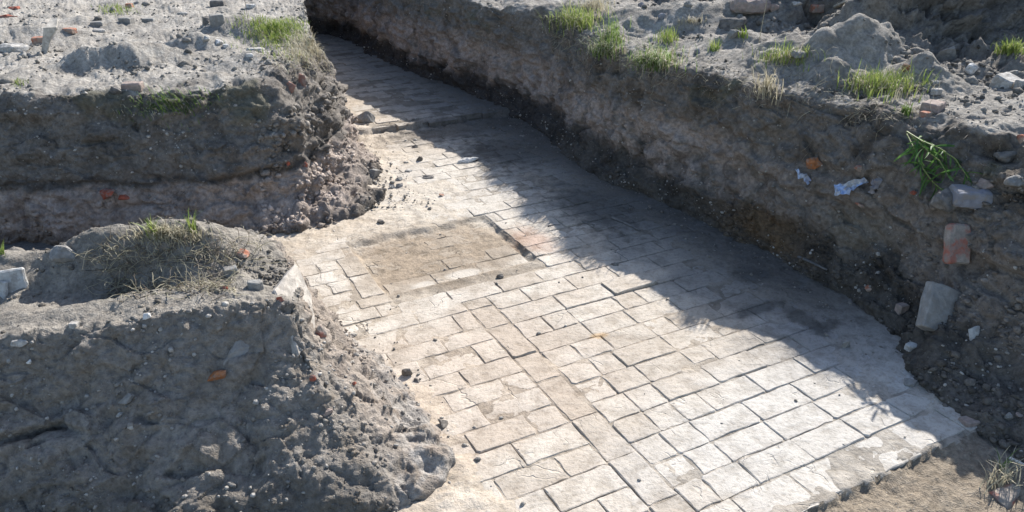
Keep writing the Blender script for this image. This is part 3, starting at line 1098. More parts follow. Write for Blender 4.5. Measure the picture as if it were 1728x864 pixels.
# ------------------------------------------------------------------ stones, bricks and fragments
def hull_mesh(name, pts, mat, cuts=2, rough=.04, seed=0, smooth=False):
    bm = bmesh.new()
    vs = [bm.verts.new(p) for p in pts]
    r = bmesh.ops.convex_hull(bm, input=vs)
    junk = list({g for g in r['geom_interior'] + r['geom_unused'] if isinstance(g, bmesh.types.BMVert) and g.is_valid})
    bmesh.ops.delete(bm, geom=junk, context='VERTS')
    ext = max(max(abs(c) for c in v.co) for v in bm.verts)
    bmesh.ops.bevel(bm, geom=list(bm.edges), offset=ext * .10, segments=1, affect='EDGES', clamp_overlap=True)
    bmesh.ops.triangulate(bm, faces=bm.faces)
    if cuts:
        bmesh.ops.subdivide_edges(bm, edges=bm.edges, cuts=cuts, use_grid_fill=True)
    P = np.array([v.co[:] for v in bm.verts])
    d = fbm(P / ext + seed, 2.2, 4, seed % 50) * rough * ext
    bm.normal_update()
    for v, k in zip(bm.verts, d):
        v.co += v.normal * float(k)
    me = bpy.data.meshes.new(name)
    bm.to_mesh(me)
    bm.free()
    me.materials.append(mat)
    me.polygons.foreach_set('use_smooth', np.full(len(me.polygons), smooth))
    o = bpy.data.objects.new(name, me)
    COL.objects.link(o)
    return o


SEED = [100]


def stone(name, label, cat, px, py, w, h, mat, kind='rock', depth=.8, yaw=0., tilt=0., roll=0., sink=.25, group=None, face=False):
    """a stone of about w x h pixels seen at (px, py), bedded in what lies behind it"""
    SEED[0] += 1
    rnd = random.Random(SEED[0])
    loc, nrm, dist = hit(px, py + (0 if face else h * .35))
    s = dist / FPX
    W2, H2 = w * s / 2, h * s / 2
    D2 = W2 * depth
    pts = []
    if kind == 'rock':
        for _ in range(16):
            v = Vector((rnd.gauss(0, 1), rnd.gauss(0, 1), rnd.gauss(0, 1))).normalized()
            m = max(abs(v.x), abs(v.y), abs(v.z)) ** .55
            pts.append((v.x / m * W2 * rnd.uniform(.85, 1.05), v.y / m * D2 * rnd.uniform(.85, 1.05), v.z / m * H2 * rnd.uniform(.85, 1.05)))
    elif kind == 'slab':
        k = rnd.randint(5, 7)
        for i in range(k):
            a = 2 * math.pi * (i + rnd.uniform(-.25, .25)) / k
            r = rnd.uniform(.85, 1.1)
            for z in (-1, 1):
                q = r * (1 if z < 0 else .95)
                pts.append((math.cos(a) * W2 * q, math.sin(a) * D2 * q, z * H2 * rnd.uniform(.8, 1.1)))
    else:
        for x in (-1, 1):
            for y in (-1, 1):
                for z in (-1, 1):
                    b = 1 - .10 * rnd.random()
                    pts.append((x * W2 * (1 - .08 * rnd.random()), y * D2 * (1 - .08 * rnd.random()), z * H2 * b))
        if kind == 'broken':
            i = rnd.randrange(8)
            p = pts.pop(i)
            pts += [(p[0] * .35, p[1], p[2]), (p[0], p[1] * .5, p[2]), (p[0], p[1], p[2] * .3)]
    o = hull_mesh(name, pts, MS[mat], 3 if max(w, h) > 26 else 2, .07 if kind == 'rock' else .045, SEED[0])
    o.rotation_euler = (tilt, roll, yaw)
    if face:
        base = loc + nrm * (D2 * (1 - 2 * sink))
    else:
        base = loc + Vector((0, 0, H2 * (1 - 2 * max(sink, .37))))
    o.location = base
    tag(o, label, cat, group)
    return o


R = math.radians
# ---- on the upper left bank
stone('stone', 'long pale grey stone lying at the left margin of the upper bank', 'stone', 22, 78, 54, 20, 'pale', 'rock', .7, .2)
stone('stone', 'rounded grey stone beside the long pale one on the upper bank', 'stone', 34, 90, 26, 18, 'grey', 'rock', .8)
stone('brick_fragment', 'dull reddish brick lump between the leaning board and the pale stone', 'brick fragment', 68, 66, 22, 14, 'brick', 'broken', .8, .3)
stone('brick_fragment', 'small flat reddish fragment just behind the leaning board', 'brick fragment', 118, 50, 20, 9, 'brick', 'broken', .7, -.2)
stone('brick_fragment', 'small red brick piece standing in the little grass patch on the far left', 'brick fragment', 219, 9, 11, 12, 'brick', 'broken', .8)
stone('stone', 'dark squarish stone just in front of the little far grass patch', 'stone', 165, 39, 20, 10, 'grey', 'box', .8, .2)
stone('stone', 'grey block below the red piece in the little far grass patch', 'stone', 214, 33, 21, 12, 'grey', 'box', .8, -.1)
stone('stone', 'grey block, right one of the pair behind the bluish hollows', 'stone', 252, 33, 20, 9, 'grey', 'box', .8, .1)
stone('stone', 'thin flat pale stone propped near the dark squarish stone', 'stone', 167, 51, 24, 7, 'pale', 'slab', .6, .3, .2)
stone('stone', 'long thin pale stone lying flat at the back of the upper bank', 'stone', 307, 22, 22, 5, 'pale', 'slab', .6)
stone('stone', 'dark block cut by the upper frame edge behind the upper bank', 'stone', 368, 4, 24, 13, 'dark', 'box', .8, .15)
stone('stone', 'brown grey upright block casting a shadow in the dip of the upper bank', 'stone', 367, 31, 24, 24, 'grey', 'box', .8, .4)
stone('stone', 'dark rough block leaning against the brown grey upright one', 'stone', 348, 32, 20, 20, 'dark', 'rock', .8)
stone('stone', 'round pale cobble below the upright blocks on the upper bank', 'stone', 348, 64, 14, 12, 'pale', 'rock', .9)
stone('stone', 'white topped stone, right of the round cobble below the upright blocks', 'stone', 368, 70, 18, 11, 'white', 'rock', .9)
stone('stone', 'small white chip, furthest right below the upright blocks', 'stone', 381, 76, 11, 6, 'white', 'slab', .9)
stone('stone', 'white flat slab at the back of the big grass patch', 'stone', 424, 9, 20, 7, 'white', 'slab', .6, .2)
stone('stone', 'flat pale slab at the front edge of the big grass patch', 'stone', 433, 83, 34, 8, 'pale', 'slab', .6, .1)
stone('stone', 'white flake under the flat pale slab by the grass patch', 'stone', 421, 92, 14, 5, 'white', 'slab', .7)
stone('clod', 'dark clod of earth right of the flat slab by the grass patch', 'clod', 462, 88, 15, 16, 'dark', 'rock', .9)
stone('brick', 'pinkish whole brick lying on the brink of the upper bank', 'brick', 224, 143, 34, 16, 'pink', 'box', .55, .08, sink=.12)
stone('clod', 'dark clump of earth touching the left end of the pinkish brick', 'clod', 196, 148, 24, 18, 'dark', 'rock', .8)
# red lump in the corner
stone('brick_rubble', 'crumbling orange red brick lump in the far left corner', 'brick rubble', 12, 26, 36, 11, 'red', 'rock', .7, .4)
stone('brick_rubble', 'small orange red lump behind the crumbling one in the far left corner', 'brick rubble', 24, 13, 20, 9, 'red', 'rock', .8, .2)
# ---- fragments in the face of the upper left bank
stone('brick_fragment', 'bright red brick end sticking out of the pale layer of the left face', 'brick fragment', 183, 327, 28, 22, 'red', 'rock', .6, face=True, sink=.43)
stone('brick_fragment', 'flat red chip just right of the bright red brick end', 'brick fragment', 208, 333, 22, 10, 'red', 'rock', .5, face=True, sink=.43)
stone('brick_fragment', 'small red speck left of the rubble corner of the upper bank', 'brick fragment', 486, 276, 9, 11, 'red', 'rock', .6, face=True, sink=.42)
stone('brick_fragment', 'red chip nearest the rubble corner of the upper bank', 'brick fragment', 514, 278, 12, 12, 'red', 'rock', .6, face=True, sink=.42)
stone('brick_fragment', 'tall faded red shard set in the face below the dry grass corner', 'brick fragment', 510, 138, 14, 36, 'faded', 'rock', .5, face=True, sink=.46)
stone('brick_fragment', 'sloping faded red shard left of the tall one below the dry grass', 'brick fragment', 489, 149, 18, 24, 'faded', 'rock', .5, roll=.5, face=True, sink=.46)
stone('stone', 'dark squared block at the foot of the bank corner by the step', 'stone', 617, 194, 34, 30, 'grey', 'rock', .8, .35, sink=.3)
stone('stone', 'grey slab edge jutting from the rubble at the foot of the upper bank', 'stone', 632, 290, 26, 20, 'grey', 'rock', .8, .3)
# ---- on the near baulk
stone('concrete_slab', 'smooth pale grey slab standing at the left margin of the near baulk', 'slab', 22, 466, 46, 50, 'concrete', 'box', .28, .35, -.25, sink=.2)
stone('concrete_slab', 'smaller grey slab propped in front of the smooth one at the margin', 'slab', 4, 482, 24, 36, 'concrete', 'box', .35, -.3, -.3, sink=.2)
stone('stone', 'big flat topped grey rock at the back of the near baulk', 'stone', 112, 420, 56, 34, 'grey', 'rock', .7, .1, sink=.2)
stone('stone', 'small cubical grey stone on top of the near baulk', 'stone', 390, 455, 22, 20, 'grey', 'broken', .8, .5, sink=.15)
stone('stone', 'flat pale stone capping the corner of the near baulk', 'stone', 431, 478, 32, 18, 'slabgrey', 'slab', .7, .2, sink=.3)
stone('brick_fragment', 'pinkish red brick end at the back corner of the near baulk', 'brick fragment', 411, 424, 30, 16, 'brick', 'rock', .7, -.4, sink=.48)
stone('brick_fragment', 'bright red crumb among the dry roots on the near baulk', 'brick fragment', 381, 484, 13, 9, 'red', 'rock', .8)
stone('pebble', 'white pebble set in the shaded face of the near baulk', 'pebble', 249, 536, 15, 15, 'white', 'rock', .8, face=True, sink=.25)
stone('pebble', 'small pale cube at the brink of the near baulk', 'pebble', 125, 549, 14, 11, 'pale', 'box', .8, face=True, sink=.42)
stone('stone', 'flat pale stone just below the brink on the far left of the baulk face', 'stone', 34, 578, 32, 12, 'pale', 'rock', .6, face=True, sink=.4)
stone('pebble', 'small white pebble alone low on the left of the baulk face', 'pebble', 50, 610, 10, 10, 'white', 'rock', .8, face=True, sink=.25)
stone('brick_fragment', 'orange brick end poking out of the baulk face', 'brick fragment', 368, 633, 42, 19, 'orange', 'rock', .7, roll=-.2, tilt=-.5, face=True, sink=.47)
stone('stone', 'smooth grey brown slab above the orange brick end', 'stone', 398, 596, 44, 60, 'soilslab', 'rock', .35, roll=.6, tilt=-.75, face=True, sink=.47)
stone('stone', 'grey slanted stone sunk in the middle of the baulk face', 'stone', 213, 676, 34, 14, 'grey', 'rock', .5, roll=-.7, face=True, sink=.43)
stone('brick_fragment', 'bright red chip on the sunlit corner of the baulk', 'brick fragment', 528, 640, 13, 17, 'red', 'rock', .6, face=True, sink=.42)
stone('brick_fragment', 'thin red streak of brick at the top of the plastered end', 'brick fragment', 474, 507, 12, 18, 'red', 'rock', .4, roll=-.5, face=True, sink=.43)
stone('brick_fragment', 'small red crumb on the rubble slope below the plastered end', 'brick fragment', 597, 647, 10, 9, 'red', 'rock', .7, face=True, sink=.42)
stone('stone', 'pinkish mortared lump below the plastered end of the baulk', 'stone', 537, 562, 26, 34, 'mortared', 'rock', .7, face=True, sink=.42)
stone('stone', 'rounded brown stone at the shaded corner of the baulk', 'stone', 553, 697, 20, 16, 'pink', 'rock', .7, face=True, sink=.42)
stone('clod', 'single dark clod lying on the paving beside the baulk', 'clod', 687, 625, 22, 24, 'soilclod', 'rock', .9)
stone('clod', 'small dark clod just behind the single one by the baulk', 'clod', 704, 641, 14, 9, 'soilclod', 'rock', .9)
stone('clod', 'low dark lump on the dusty edge by the baulk foot', 'clod', 748, 712, 24, 18, 'soilclod', 'rock', .9)
# ---- loose on the paving
stone('stone', 'white flat stone lying on the sunlit paving before the step', 'stone', 790, 268, 46, 13, 'white', 'rock', .55, .1, sink=.1)
stone('clod', 'upright dark clod left of the white flat stone', 'clod', 708, 267, 12, 13, 'soilclod', 'rock', .8)
stone('clod', 'dark clod nearest the step in the crumbly earth', 'clod', 701, 246, 12, 8, 'soilclod', 'rock', .8)
stone('stone', 'long grey stone flake in the crumbly earth before the step', 'stone', 720, 298, 26, 8, 'dark', 'rock', .5, .1)
stone('pebble', 'uppermost grey cobble of the little heap by the upper bank', 'pebble', 673, 301, 14, 8, 'grey', 'rock', .8)
stone('pebble', 'right hand grey cobble of the little heap by the upper bank', 'pebble', 674, 311, 13, 9, 'grey', 'rock', .8)
stone('pebble', 'left hand grey cobble of the little heap by the upper bank', 'pebble', 662, 314, 13, 8, 'grey', 'rock', .8)
stone('pebble', 'pale flat pebble above the little heap of cobbles', 'pebble', 689, 288, 15, 6, 'pale', 'slab', .8)
stone('clod', 'brownish clod alone on the dusty floor left of the recess', 'clod', 643, 372, 14, 9, 'soilclod', 'rock', .9)
stone('clod', 'dark clod at the front corner of the recess', 'clod', 844, 464, 14, 12, 'soilclod', 'rock', .9)
stone('clod', 'reddish brown crumb on the bright floor before the recess', 'clod', 745, 328, 9, 7, 'brick', 'rock', .9)
# ---- along the right bank
stone('brick_fragment', 'orange brick end in the face above the blue plastic scrap', 'brick fragment', 1374, 274, 32, 24, 'orange', 'rock', .6, face=True, sink=.43)
stone('brick_fragment', 'small reddish lump above the pale torn plastic', 'brick fragment', 1450, 284, 18, 12, 'brick', 'rock', .6, face=True, sink=.43)
stone('brick_fragment', 'dull red chip below the pale torn plastic', 'brick fragment', 1450, 345, 20, 10, 'brick', 'rock', .6, face=True, sink=.43)
stone('brick_fragment', 'red chip between the grey rag and the hanging weed', 'brick fragment', 1543, 326, 16, 10, 'red', 'rock', .6, face=True, sink=.43)
stone('stone', 'wide dark stone jutting out below the hanging weed', 'stone', 1600, 336, 62, 40, 'dark', 'rock', .8, .2, face=True, sink=.43)
stone('stone', 'blue grey slab resting on the wide dark stone', 'stone', 1637, 332, 62, 30, 'slate', 'broken', .7, -.2, face=True, sink=.43)
stone('stone', 'buff stone wedged above the blue grey slab', 'stone', 1662, 312, 36, 24, 'pink', 'rock', .7, face=True, sink=.43)
stone('stone', 'grey stone at the right margin above the leaning brick', 'stone', 1712, 308, 44, 28, 'grey', 'rock', .7, face=True, sink=.43)
stone('stone', 'brown stone in the dark hollow near the right margin', 'stone', 1702, 264, 44, 30, 'dark', 'rock', .7, face=True, sink=.43)
stone('brick_fragment', 'reddish stone at the right margin under the brink', 'brick fragment', 1722, 235, 16, 18, 'brick', 'rock', .7, face=True, sink=.43)
b = stone('brick', 'leaning old brick with whitish mortar and red patches', 'brick', 1617, 411, 44, 70, 'mortared', 'box', .35, .0, -.45, sink=.34, roll=.06, face=True)
b = stone('stone', 'long grey block lying askew on the shaded rubble slope', 'stone', 1598, 530, 104, 88, 'slabgrey', 'broken', .22, .0, -.6, sink=.38, roll=.42, face=True)
stone('shard', 'pale triangular shard on the slope right of the long grey block', 'shard', 1645, 557, 28, 24, 'concrete', 'slab', .25, .3, -.5, sink=.2)
stone('shard', 'flat bluish shard lying below the long grey block', 'shard', 1538, 582, 30, 13, 'concrete', 'slab', .6, .2, .1, sink=.2)
stone('stone', 'pointed grey stone alone on the shaded whitish floor', 'stone', 1428, 577, 18, 24, 'grey', 'rock', .8)
stone('brick_fragment', 'round reddish pebble on the shaded slope below the wall', 'brick fragment', 1466, 484, 14, 11, 'brick', 'rock', .8, sink=.2)
stone('brick_fragment', 'upright pinkish brick piece on the shaded slope', 'brick fragment', 1521, 517, 18, 21, 'pink', 'broken', .8, .3, sink=.2)
stone('brick_fragment', 'flat reddish brick piece at the lower end of the shaded rubble', 'brick fragment', 1634, 709, 27, 16, 'pink', 'box', .8, .2, sink=.2)
stone('stone', 'grey lump in the shaded rubble below the flat bluish shard', 'stone', 1536, 643, 26, 14, 'grey', 'rock', .8)
stone('stone', 'buff pebble at the right margin of the shaded rubble', 'stone', 1722, 698, 16, 11, 'pink', 'rock', .8)
stone('stone', 'upright brown stone near the margin beside the flat reddish piece', 'stone', 1701, 700, 14, 18, 'grey', 'rock', .8)
stone('stone', 'low angular stone in the sunlit corner with grass round it', 'stone', 1704, 832, 64, 28, 'mortared', 'rock', .8, .35, .2, sink=.45)
# ---- top of the right bank
stone('stone', 'large buff slab on the heap at the upper frame edge', 'stone', 1268, 4, 88, 22, 'pink', 'slab', .7, .25, sink=.2)
stone('stone', 'big dark boulder below the large buff slab', 'stone', 1236, 32, 50, 34, 'dark', 'rock', .8, .2)
stone('stone', 'smooth grey stone just left of the yellow weed', 'stone', 1239, 55, 24, 19, 'grey', 'rock', .8)
stone('brick', 'red brick end on the heap right of the buff slab', 'brick', 1377, 11, 22, 14, 'brick', 'box', .8, .2, sink=.2)
stone('stone', 'pale rounded stone on the heap left of the red brick end', 'stone', 1345, 4, 18, 9, 'pale', 'rock', .8)
stone('stone', 'pinkish stone next to the pale rounded one at the frame edge', 'stone', 1306, 10, 18, 16, 'pink', 'rock', .8)
stone('stone', 'large rounded grey rock on the flank of the heap', 'stone', 1597, 84, 36, 32, 'grey', 'rock', .8, .3)
stone('stone', 'small egg shaped stone at the foot of the heap', 'stone', 1502, 95, 12, 12, 'pale', 'rock', .9)
stone('brick_fragment', 'orange brick piece in the shaded foot of the heap', 'brick fragment', 1530, 111, 20, 15, 'orange', 'rock', .8)
stone('stone', 'white crumbling lump on the shaded flank of the heap', 'stone', 1639, 113, 24, 24, 'white', 'rock', .7)
stone('stone', 'pale angular block tipped on its edge on the right path', 'stone', 1694, 136, 40, 32, 'pale', 'box', .8, .6, .3)
stone('stone', 'pale block cut by the right margin beside the tipped one', 'stone', 1724, 142, 22, 28, 'pale', 'box', .8, .1)
stone('stone', 'grey stone behind the tipped pale block', 'stone', 1709, 120, 18, 14, 'grey', 'rock', .8)
stone('brick', 'squared grey brown brick on the brink right of the big tuft', 'brick', 1573, 178, 36, 24, 'pink', 'broken', .8, .7, sink=.2)
stone('stone', 'flat stone on top of the squared brick by the big tuft', 'stone', 1580, 152, 26, 10, 'pale', 'slab', .8, .2)
stone('stone', 'thin dark stone behind the flat one by the big tuft', 'stone', 1577, 138, 22, 12, 'grey', 'rock', .8)
stone('brick_fragment', 'reddish lower end of the squared brick on the brink', 'brick fragment', 1561, 192, 18, 14, 'brick', 'broken', .8, .4)
stone('stone', 'bluish grey pebble on the brink left of the small bright tuft', 'stone', 1178, 85, 14, 14, 'slate', 'rock', .8)
stone('stone', 'flat grey slab on the path behind the pair of weeds', 'stone', 1349, 89, 40, 11, 'grey', 'slab', .6, .2)
stone('stone', 'upright grey block among the stones at the far side of the path', 'stone', 1161, 5, 16, 12, 'grey', 'rock', .8)
stone('stone', 'small bluish block on the near side of the far stones', 'stone', 1117, 25, 16, 12, 'slate', 'rock', .8)
stone('stone', 'upright bluish block above the small one by the path', 'stone', 1082, 7, 14, 14, 'slate', 'rock', .8)


# ---- planks and sticks
def stick(name, label, cat, pts, rad, mat, flat=1.0):
    P = [Vector(p) for p in pts]
    bm = bmesh.new()
    rings = []
    for i, p in enumerate(P):
        d = (P[min(i + 1, len(P) - 1)] - P[max(i - 1, 0)]).normalized()
        s = d.cross(Vector((0, 0, 1)))
        s = s.normalized() if s.length > 1e-4 else Vector((1, 0, 0))
        n = s.cross(d)
        r = rad * (1 - .35 * i / max(1, len(P) - 1)) * random.uniform(.85, 1.1)
        rings.append([bm.verts.new(p + s * (math.cos(a) * r) + n * (math.sin(a) * r * flat)) for a in [k * math.pi / 3 for k in range(6)]])
    for a, b in zip(rings, rings[1:]):
        for k in range(6):
            bm.faces.new((a[k], a[(k + 1) % 6], b[(k + 1) % 6], b[k]))
    bm.faces.new(rings[0][::-1]); bm.faces.new(rings[-1])
    me = bpy.data.meshes.new(name)
    bm.to_mesh(me); bm.free()
    me.materials.append(mat)
    o = bpy.data.objects.new(name, me)
    COL.objects.link(o)
    tag(o, label, cat)
    return o


def on(px, py, up=.006):
    l, n, d = hit(px, py)
    return l + n * up


def board(label, p1, p2, width, thick, lift, mat, roll=0.):
    a, b_ = on(*p1), on(*p2)
    b_ = b_ + Vector((0, 0, lift))
    d = b_ - a
    L = d.length
    pts = [(x * L / 2, y * width / 2 * random.uniform(.85, 1), z * thick / 2) for x in (-1, 1) for y in (-1, 1) for z in (-1, 1)]
    o = hull_mesh('board', pts, mat, 2, .01, 77)
    o.rotation_euler = d.to_track_quat('X', 'Z').to_euler()
    o.rotation_euler.rotate_axis('X', roll)
    o.location = (a + b_) / 2 + Vector((0, 0, thick / 2))
    tag(o, label, 'board')


def bent_board():
    g, n, d = hit(74, 90)
    k = d / FPX
    def q(px, py, back=0.0):
        return Vector(((px - 74) * k, back, (90 - py) * k * 1.08))
    top = [q(84, 54), q(107, 53), q(88, 36, .05) + Vector((0, .16, -.045)), q(76, 38, .05) + Vector((0, .16, -.045))]
    front = [q(84, 54), q(107, 53), q(94, 66, -.005), q(80, 92, -.02), q(70, 94, -.02)]
    V, F = [], []
    for poly, off in ((top, Vector((0, 0, .014))), (front, Vector((0, .012, 0)))):
        o = len(V)
        m = len(poly)
        V += [tuple(p) for p in poly] + [tuple(p + off) for p in poly]
        F.append(tuple(range(o, o + m)))
        F.append(tuple(range(o + 2 * m - 1, o + m - 1, -1)))
        for a in range(m):
            b_ = (a + 1) % m
            F.append((o + a, o + m + a, o + m + b_, o + b_))
    o = mesh_obj('board', V, F, MS['wood'], smooth=False)
    o.location = g
    tag(o, 'broken bent board with a bright top and dark front on the upper bank', 'board')


bent_board()
board('thin splintered plank lying on the heap at the upper frame edge', (1410, 14), (1452, 2), .05, .02, .05, MS['wood'])
stick('stick', 'short dark stick on the sunlit paving beside the shade edge', 'stick', [on(925, 383), on(935, 381), on(946, 381)], .006, MS['dark'])
stick('stick', 'short black stick in the shade beside the light edge', 'stick', [on(982, 376), on(993, 378), on(1003, 381)], .011, MS['dark'], .7)
stick('stick', 'long dark stick lying in the shade nearest the right wall', 'stick', [on(1033, 368), on(1056, 378), on(1080, 390)], .013, MS['dark'], .5)
stick('stick', 'white stick poking in from the right margin in the sunlit corner', 'stick', [on(1712, 790, .05), on(1722, 796, .06), on(1734, 806, .07)], .006, MS['white'])
stick('stick', 'thin dark stick half buried at the foot of the right wall', 'stick', [on(1350, 432, .01), on(1372, 444, .012), on(1396, 456, .01)], .012, MS['dark'], .7)

# ---- sheet of old plaster on the end of the baulk
def plaster():
    a, n1, d1 = hit(458, 494)
    b_, n2, d2 = hit(499, 606)
    e = Vector((.14, .99, 0))
    m_ = a.lerp(b_, .5) + Vector((.012, 0, 0))
    ring = [a, a + e * .24 + Vector((0, 0, .012)), a.lerp(b_, .55) + e * .27, b_ + e * .20, b_, m_]
    c = sum(ring, Vector()) / len(ring)
    nn = (ring[1] - ring[0]).cross(ring[4] - ring[0]).normalized()
    if nn.x < 0:
        nn = -nn
    P = []
    for p in ring:
        for k in (-.05, .022):
            P.append(tuple(p - c + nn * k))
    o = hull_mesh('plaster_slab', P, MS['plaster'], 3, .03, 9)
    o.location = c
    tag(o, 'pale plastered slab on the sunlit end of the near baulk', 'plaster slab')


plaster()


# ---- plastic scraps and rag in the right wall
def scrap(name, label, cat, outline, mat, crumple=.026):
    l0, n0, d0 = hit(sum(p[0] for p in outline) / len(outline), sum(p[1] for p in outline) / len(outline))
    s = d0 / FPX
    cx = sum(p[0] for p in outline) / len(outline)
    cy = sum(p[1] for p in outline) / len(outline)
    out = n0 * .02 + Vector((0, 0, 0))
    right = Vector((0, 0, 1)).cross(n0)
    right = (right if right.length > 1e-3 else Vector((1, 0, 0))).normalized()
    up = n0.cross(right)
    bm = bmesh.new()
    vs = [bm.verts.new(right * ((x - cx) * s) + up * (-(y - cy) * s)) for x, y in outline]
    f = bm.faces.new(vs)
    bmesh.ops.triangulate(bm, faces=[f])
    bmesh.ops.subdivide_edges(bm, edges=bm.edges, cuts=4, use_grid_fill=True)
    bm.normal_update()
    P = np.array([v.co[:] for v in bm.verts])
    d = billow(P, 28, 3, 3) * crumple + billow(P, 75, 2, 8) * crumple * .5
    for v, k in zip(bm.verts, d):
        v.co += n0 * float(k + .02)
    r = bmesh.ops.extrude_face_region(bm, geom=list(bm.faces))
    for v in [g for g in r['geom'] if isinstance(g, bmesh.types.BMVert)]:
        v.co -= n0 * .003
    bmesh.ops.recalc_face_normals(bm, faces=bm.faces)
    me = bpy.data.meshes.new(name)
    bm.to_mesh(me); bm.free()
    me.materials.append(mat)
    o = bpy.data.objects.new(name, me)
    COL.objects.link(o)
    o.location = l0
    tag(o, label, cat)


M_PLB = stone_material('blue_white_plastic', (.44, .52, .66), .15, 26, .004, (.33, .40, .58), .45, .5)
M_PLW = stone_material('dirty_plastic', (.50, .50, .49), .18, 26, .004, (.36, .47, .68), .45)
M_RAG = stone_material('grey_rag', (.24, .24, .27), .15, 26, .004)
scrap('plastic_scrap', 'blue white crumpled plastic scrap hanging in the right wall', 'plastic scrap', [(1341, 280), (1352, 284), (1372, 296), (1382, 314), (1378, 324), (1366, 314), (1352, 300)], M_PLB)
scrap('plastic_scrap', 'torn pale plastic scrap with blue streaks hanging in the right wall', 'plastic scrap', [(1410, 322), (1428, 308), (1450, 296), (1460, 300), (1446, 316), (1440, 330), (1420, 340)], M_PLW)
scrap('rag', 'grey rag hanging right of the torn pale plastic', 'rag', [(1464, 294), (1486, 300), (1490, 318), (1486, 328), (1476, 328), (1472, 310)], M_RAG)


# ------------------------------------------------------------------ grass, roots, weeds
def blades(roots, L, width, bend, rnd, lean=None, segs=3):
    V, F = [], []
    for p in roots:
        p = Vector(p)
        l = L * rnd.uniform(.5, 1.15)
        a = rnd.uniform(0, 2 * math.pi)
        d = Vector((math.cos(a), math.sin(a), 0))
        if lean is not None:
            d = (d * .7 + lean).normalized()
        s = d.cross(Vector((0, 0, 1))).normalized()
        s = (s + d * rnd.uniform(-.5, .5)).normalized()
        bnd = bend * rnd.uniform(.4, 1.4)
        w = width * rnd.uniform(.7, 1.3)
        q, ang = p.copy(), rnd.uniform(.0, .35)
        o = len(V)
        for k in range(segs + 1):
            t = k / segs
            ww = w * (1 - t) ** .7 + .0004
            V += [tuple(q - s * ww), tuple(q + s * ww)]
            st = l / segs
            q = q + (Vector((0, 0, math.cos(ang))) + d * math.sin(ang)) * st
            ang += bnd / segs * (1 + t)
        for k in range(segs):
            F.append((o + 2 * k, o + 2 * k + 1, o + 2 * k + 3, o + 2 * k + 2))
    return V, F


def tuft(label, px, py, w, h, n, L, mat, dry=0.25, bend=1.1, lean=None, width=.0028, name='grass_tuft', cat='grass tuft', kind=None, group=None):
    rnd = random.Random(int(px * 13 + py))
    c, nn, d = hit(px, py)
    roots = []
    for k in range(n * 4):
        sp = .42 if rnd.random() < .82 else .85
        x, y = rnd.gauss(0, sp), rnd.gauss(0, sp)
        if x * x + y * y > 3:
            continue
        l, q, dd = hit(px + x * w / 2, py + y * h / 2)
        if abs(dd - d) > .8:
            continue
        roots.append(l - c - Vector((0, 0, .004)))
        if len(roots) >= n:
            break
    o = empty(name, c)
    k = int(len(roots) * dry)
    V, F = blades(roots[k:], L, width, bend, rnd, lean)
    tag(mesh_obj('green_blades', V, F, mat, parent=o), kind='stuff')
    if k:
        V, F = blades(roots[:k], L * .9, width * .8, bend * 1.4, rnd, lean)
        tag(mesh_obj('dry_blades', V, F, M_STRAW, parent=o), kind='stuff')
    tag(o, label, cat, group, kind)
    return o


DOWN = Vector((-.7, -.55, 0))
tuft('low spreading patch of yellow green grass on the far corner of the upper bank', 465, 50, 110, 78, 1500, .065, M_GRASS, .12, .9, name='grass_patch', cat='grass patch')
tuft('small patch of yellow green grass at the far left', 195, 17, 60, 18, 260, .06, M_GRASS, .15, name='grass_patch', cat='grass patch')
tuft('faint little green tuft on the left brink of the upper bank', 32, 140, 30, 12, 60, .04, M_GRASS, .3)
tuft('dry pale grass fringe on the corner of the upper bank', 515, 85, 80, 60, 800, .10, M_STRAW, .6, 1.5)
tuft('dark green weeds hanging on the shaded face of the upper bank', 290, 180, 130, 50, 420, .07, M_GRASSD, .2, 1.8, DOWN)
tuft('straw coloured clump with a few green blades on the near baulk', 285, 402, 120, 26, 520, .085, M_STRAW, .75, 1.3, width=.0022)
tuft('fresh green blades in the straw clump, left sprig', 260, 400, 26, 14, 40, .11, M_GRASS, .1, .8)
tuft('fresh green blades in the straw clump, right sprig', 325, 392, 20, 12, 24, .11, M_GRASS, .1, .8)
tuft('tiny green sprig at the left margin above the grey slab', 4, 428, 12, 12, 14, .08, M_GRASS, .1, .6)
tuft('big bright grass tuft hanging over the brink nearest the far wall', 972, 40, 84, 30, 480, .19, M_GRASS, .3, 1.5, DOWN)
tuft('pale airy grass behind the big bright tuft', 1005, 16, 70, 20, 220, .15, M_STRAW, .5, .8)
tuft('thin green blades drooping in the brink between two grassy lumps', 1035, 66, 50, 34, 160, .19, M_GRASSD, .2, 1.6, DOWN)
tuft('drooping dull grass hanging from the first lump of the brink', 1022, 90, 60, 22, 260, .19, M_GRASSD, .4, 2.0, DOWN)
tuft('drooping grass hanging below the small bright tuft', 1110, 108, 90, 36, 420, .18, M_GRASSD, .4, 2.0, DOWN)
tuft('small bright green tuft on the brink of the path', 1126, 68, 36, 16, 160, .11, M_GRASS, .1, .7)
tuft('smallest bright green tuft on the path', 1205, 84, 20, 10, 60, .09, M_GRASS, .1, .8)
tuft('yellow leafy weed beside the smooth grey stone', 1254, 62, 14, 14, 22, .09, M_GRASS, .0, .6, width=.006)
tuft('sparse pale grass at the back of the path', 1165, 38, 50, 12, 80, .07, M_STRAW, .5, .8)
tuft('thin mixed grass on the brink in front of the flat grey slab', 1325, 102, 100, 26, 260, .12, M_GRASS, .45, 1.1)
tuft('dry stems leaning over the brink below the thin mixed grass', 1296, 152, 50, 40, 110, .16, M_STRAW, .6, 1.2, DOWN)
tuft('largest dense green tuft on the right brink', 1490, 150, 115, 34, 800, .125, M_GRASS, .35, 1.0)
tuft('low green leaves under the largest tuft', 1530, 190, 26, 14, 60, .07, M_GRASSD, .1, 1.4, DOWN)
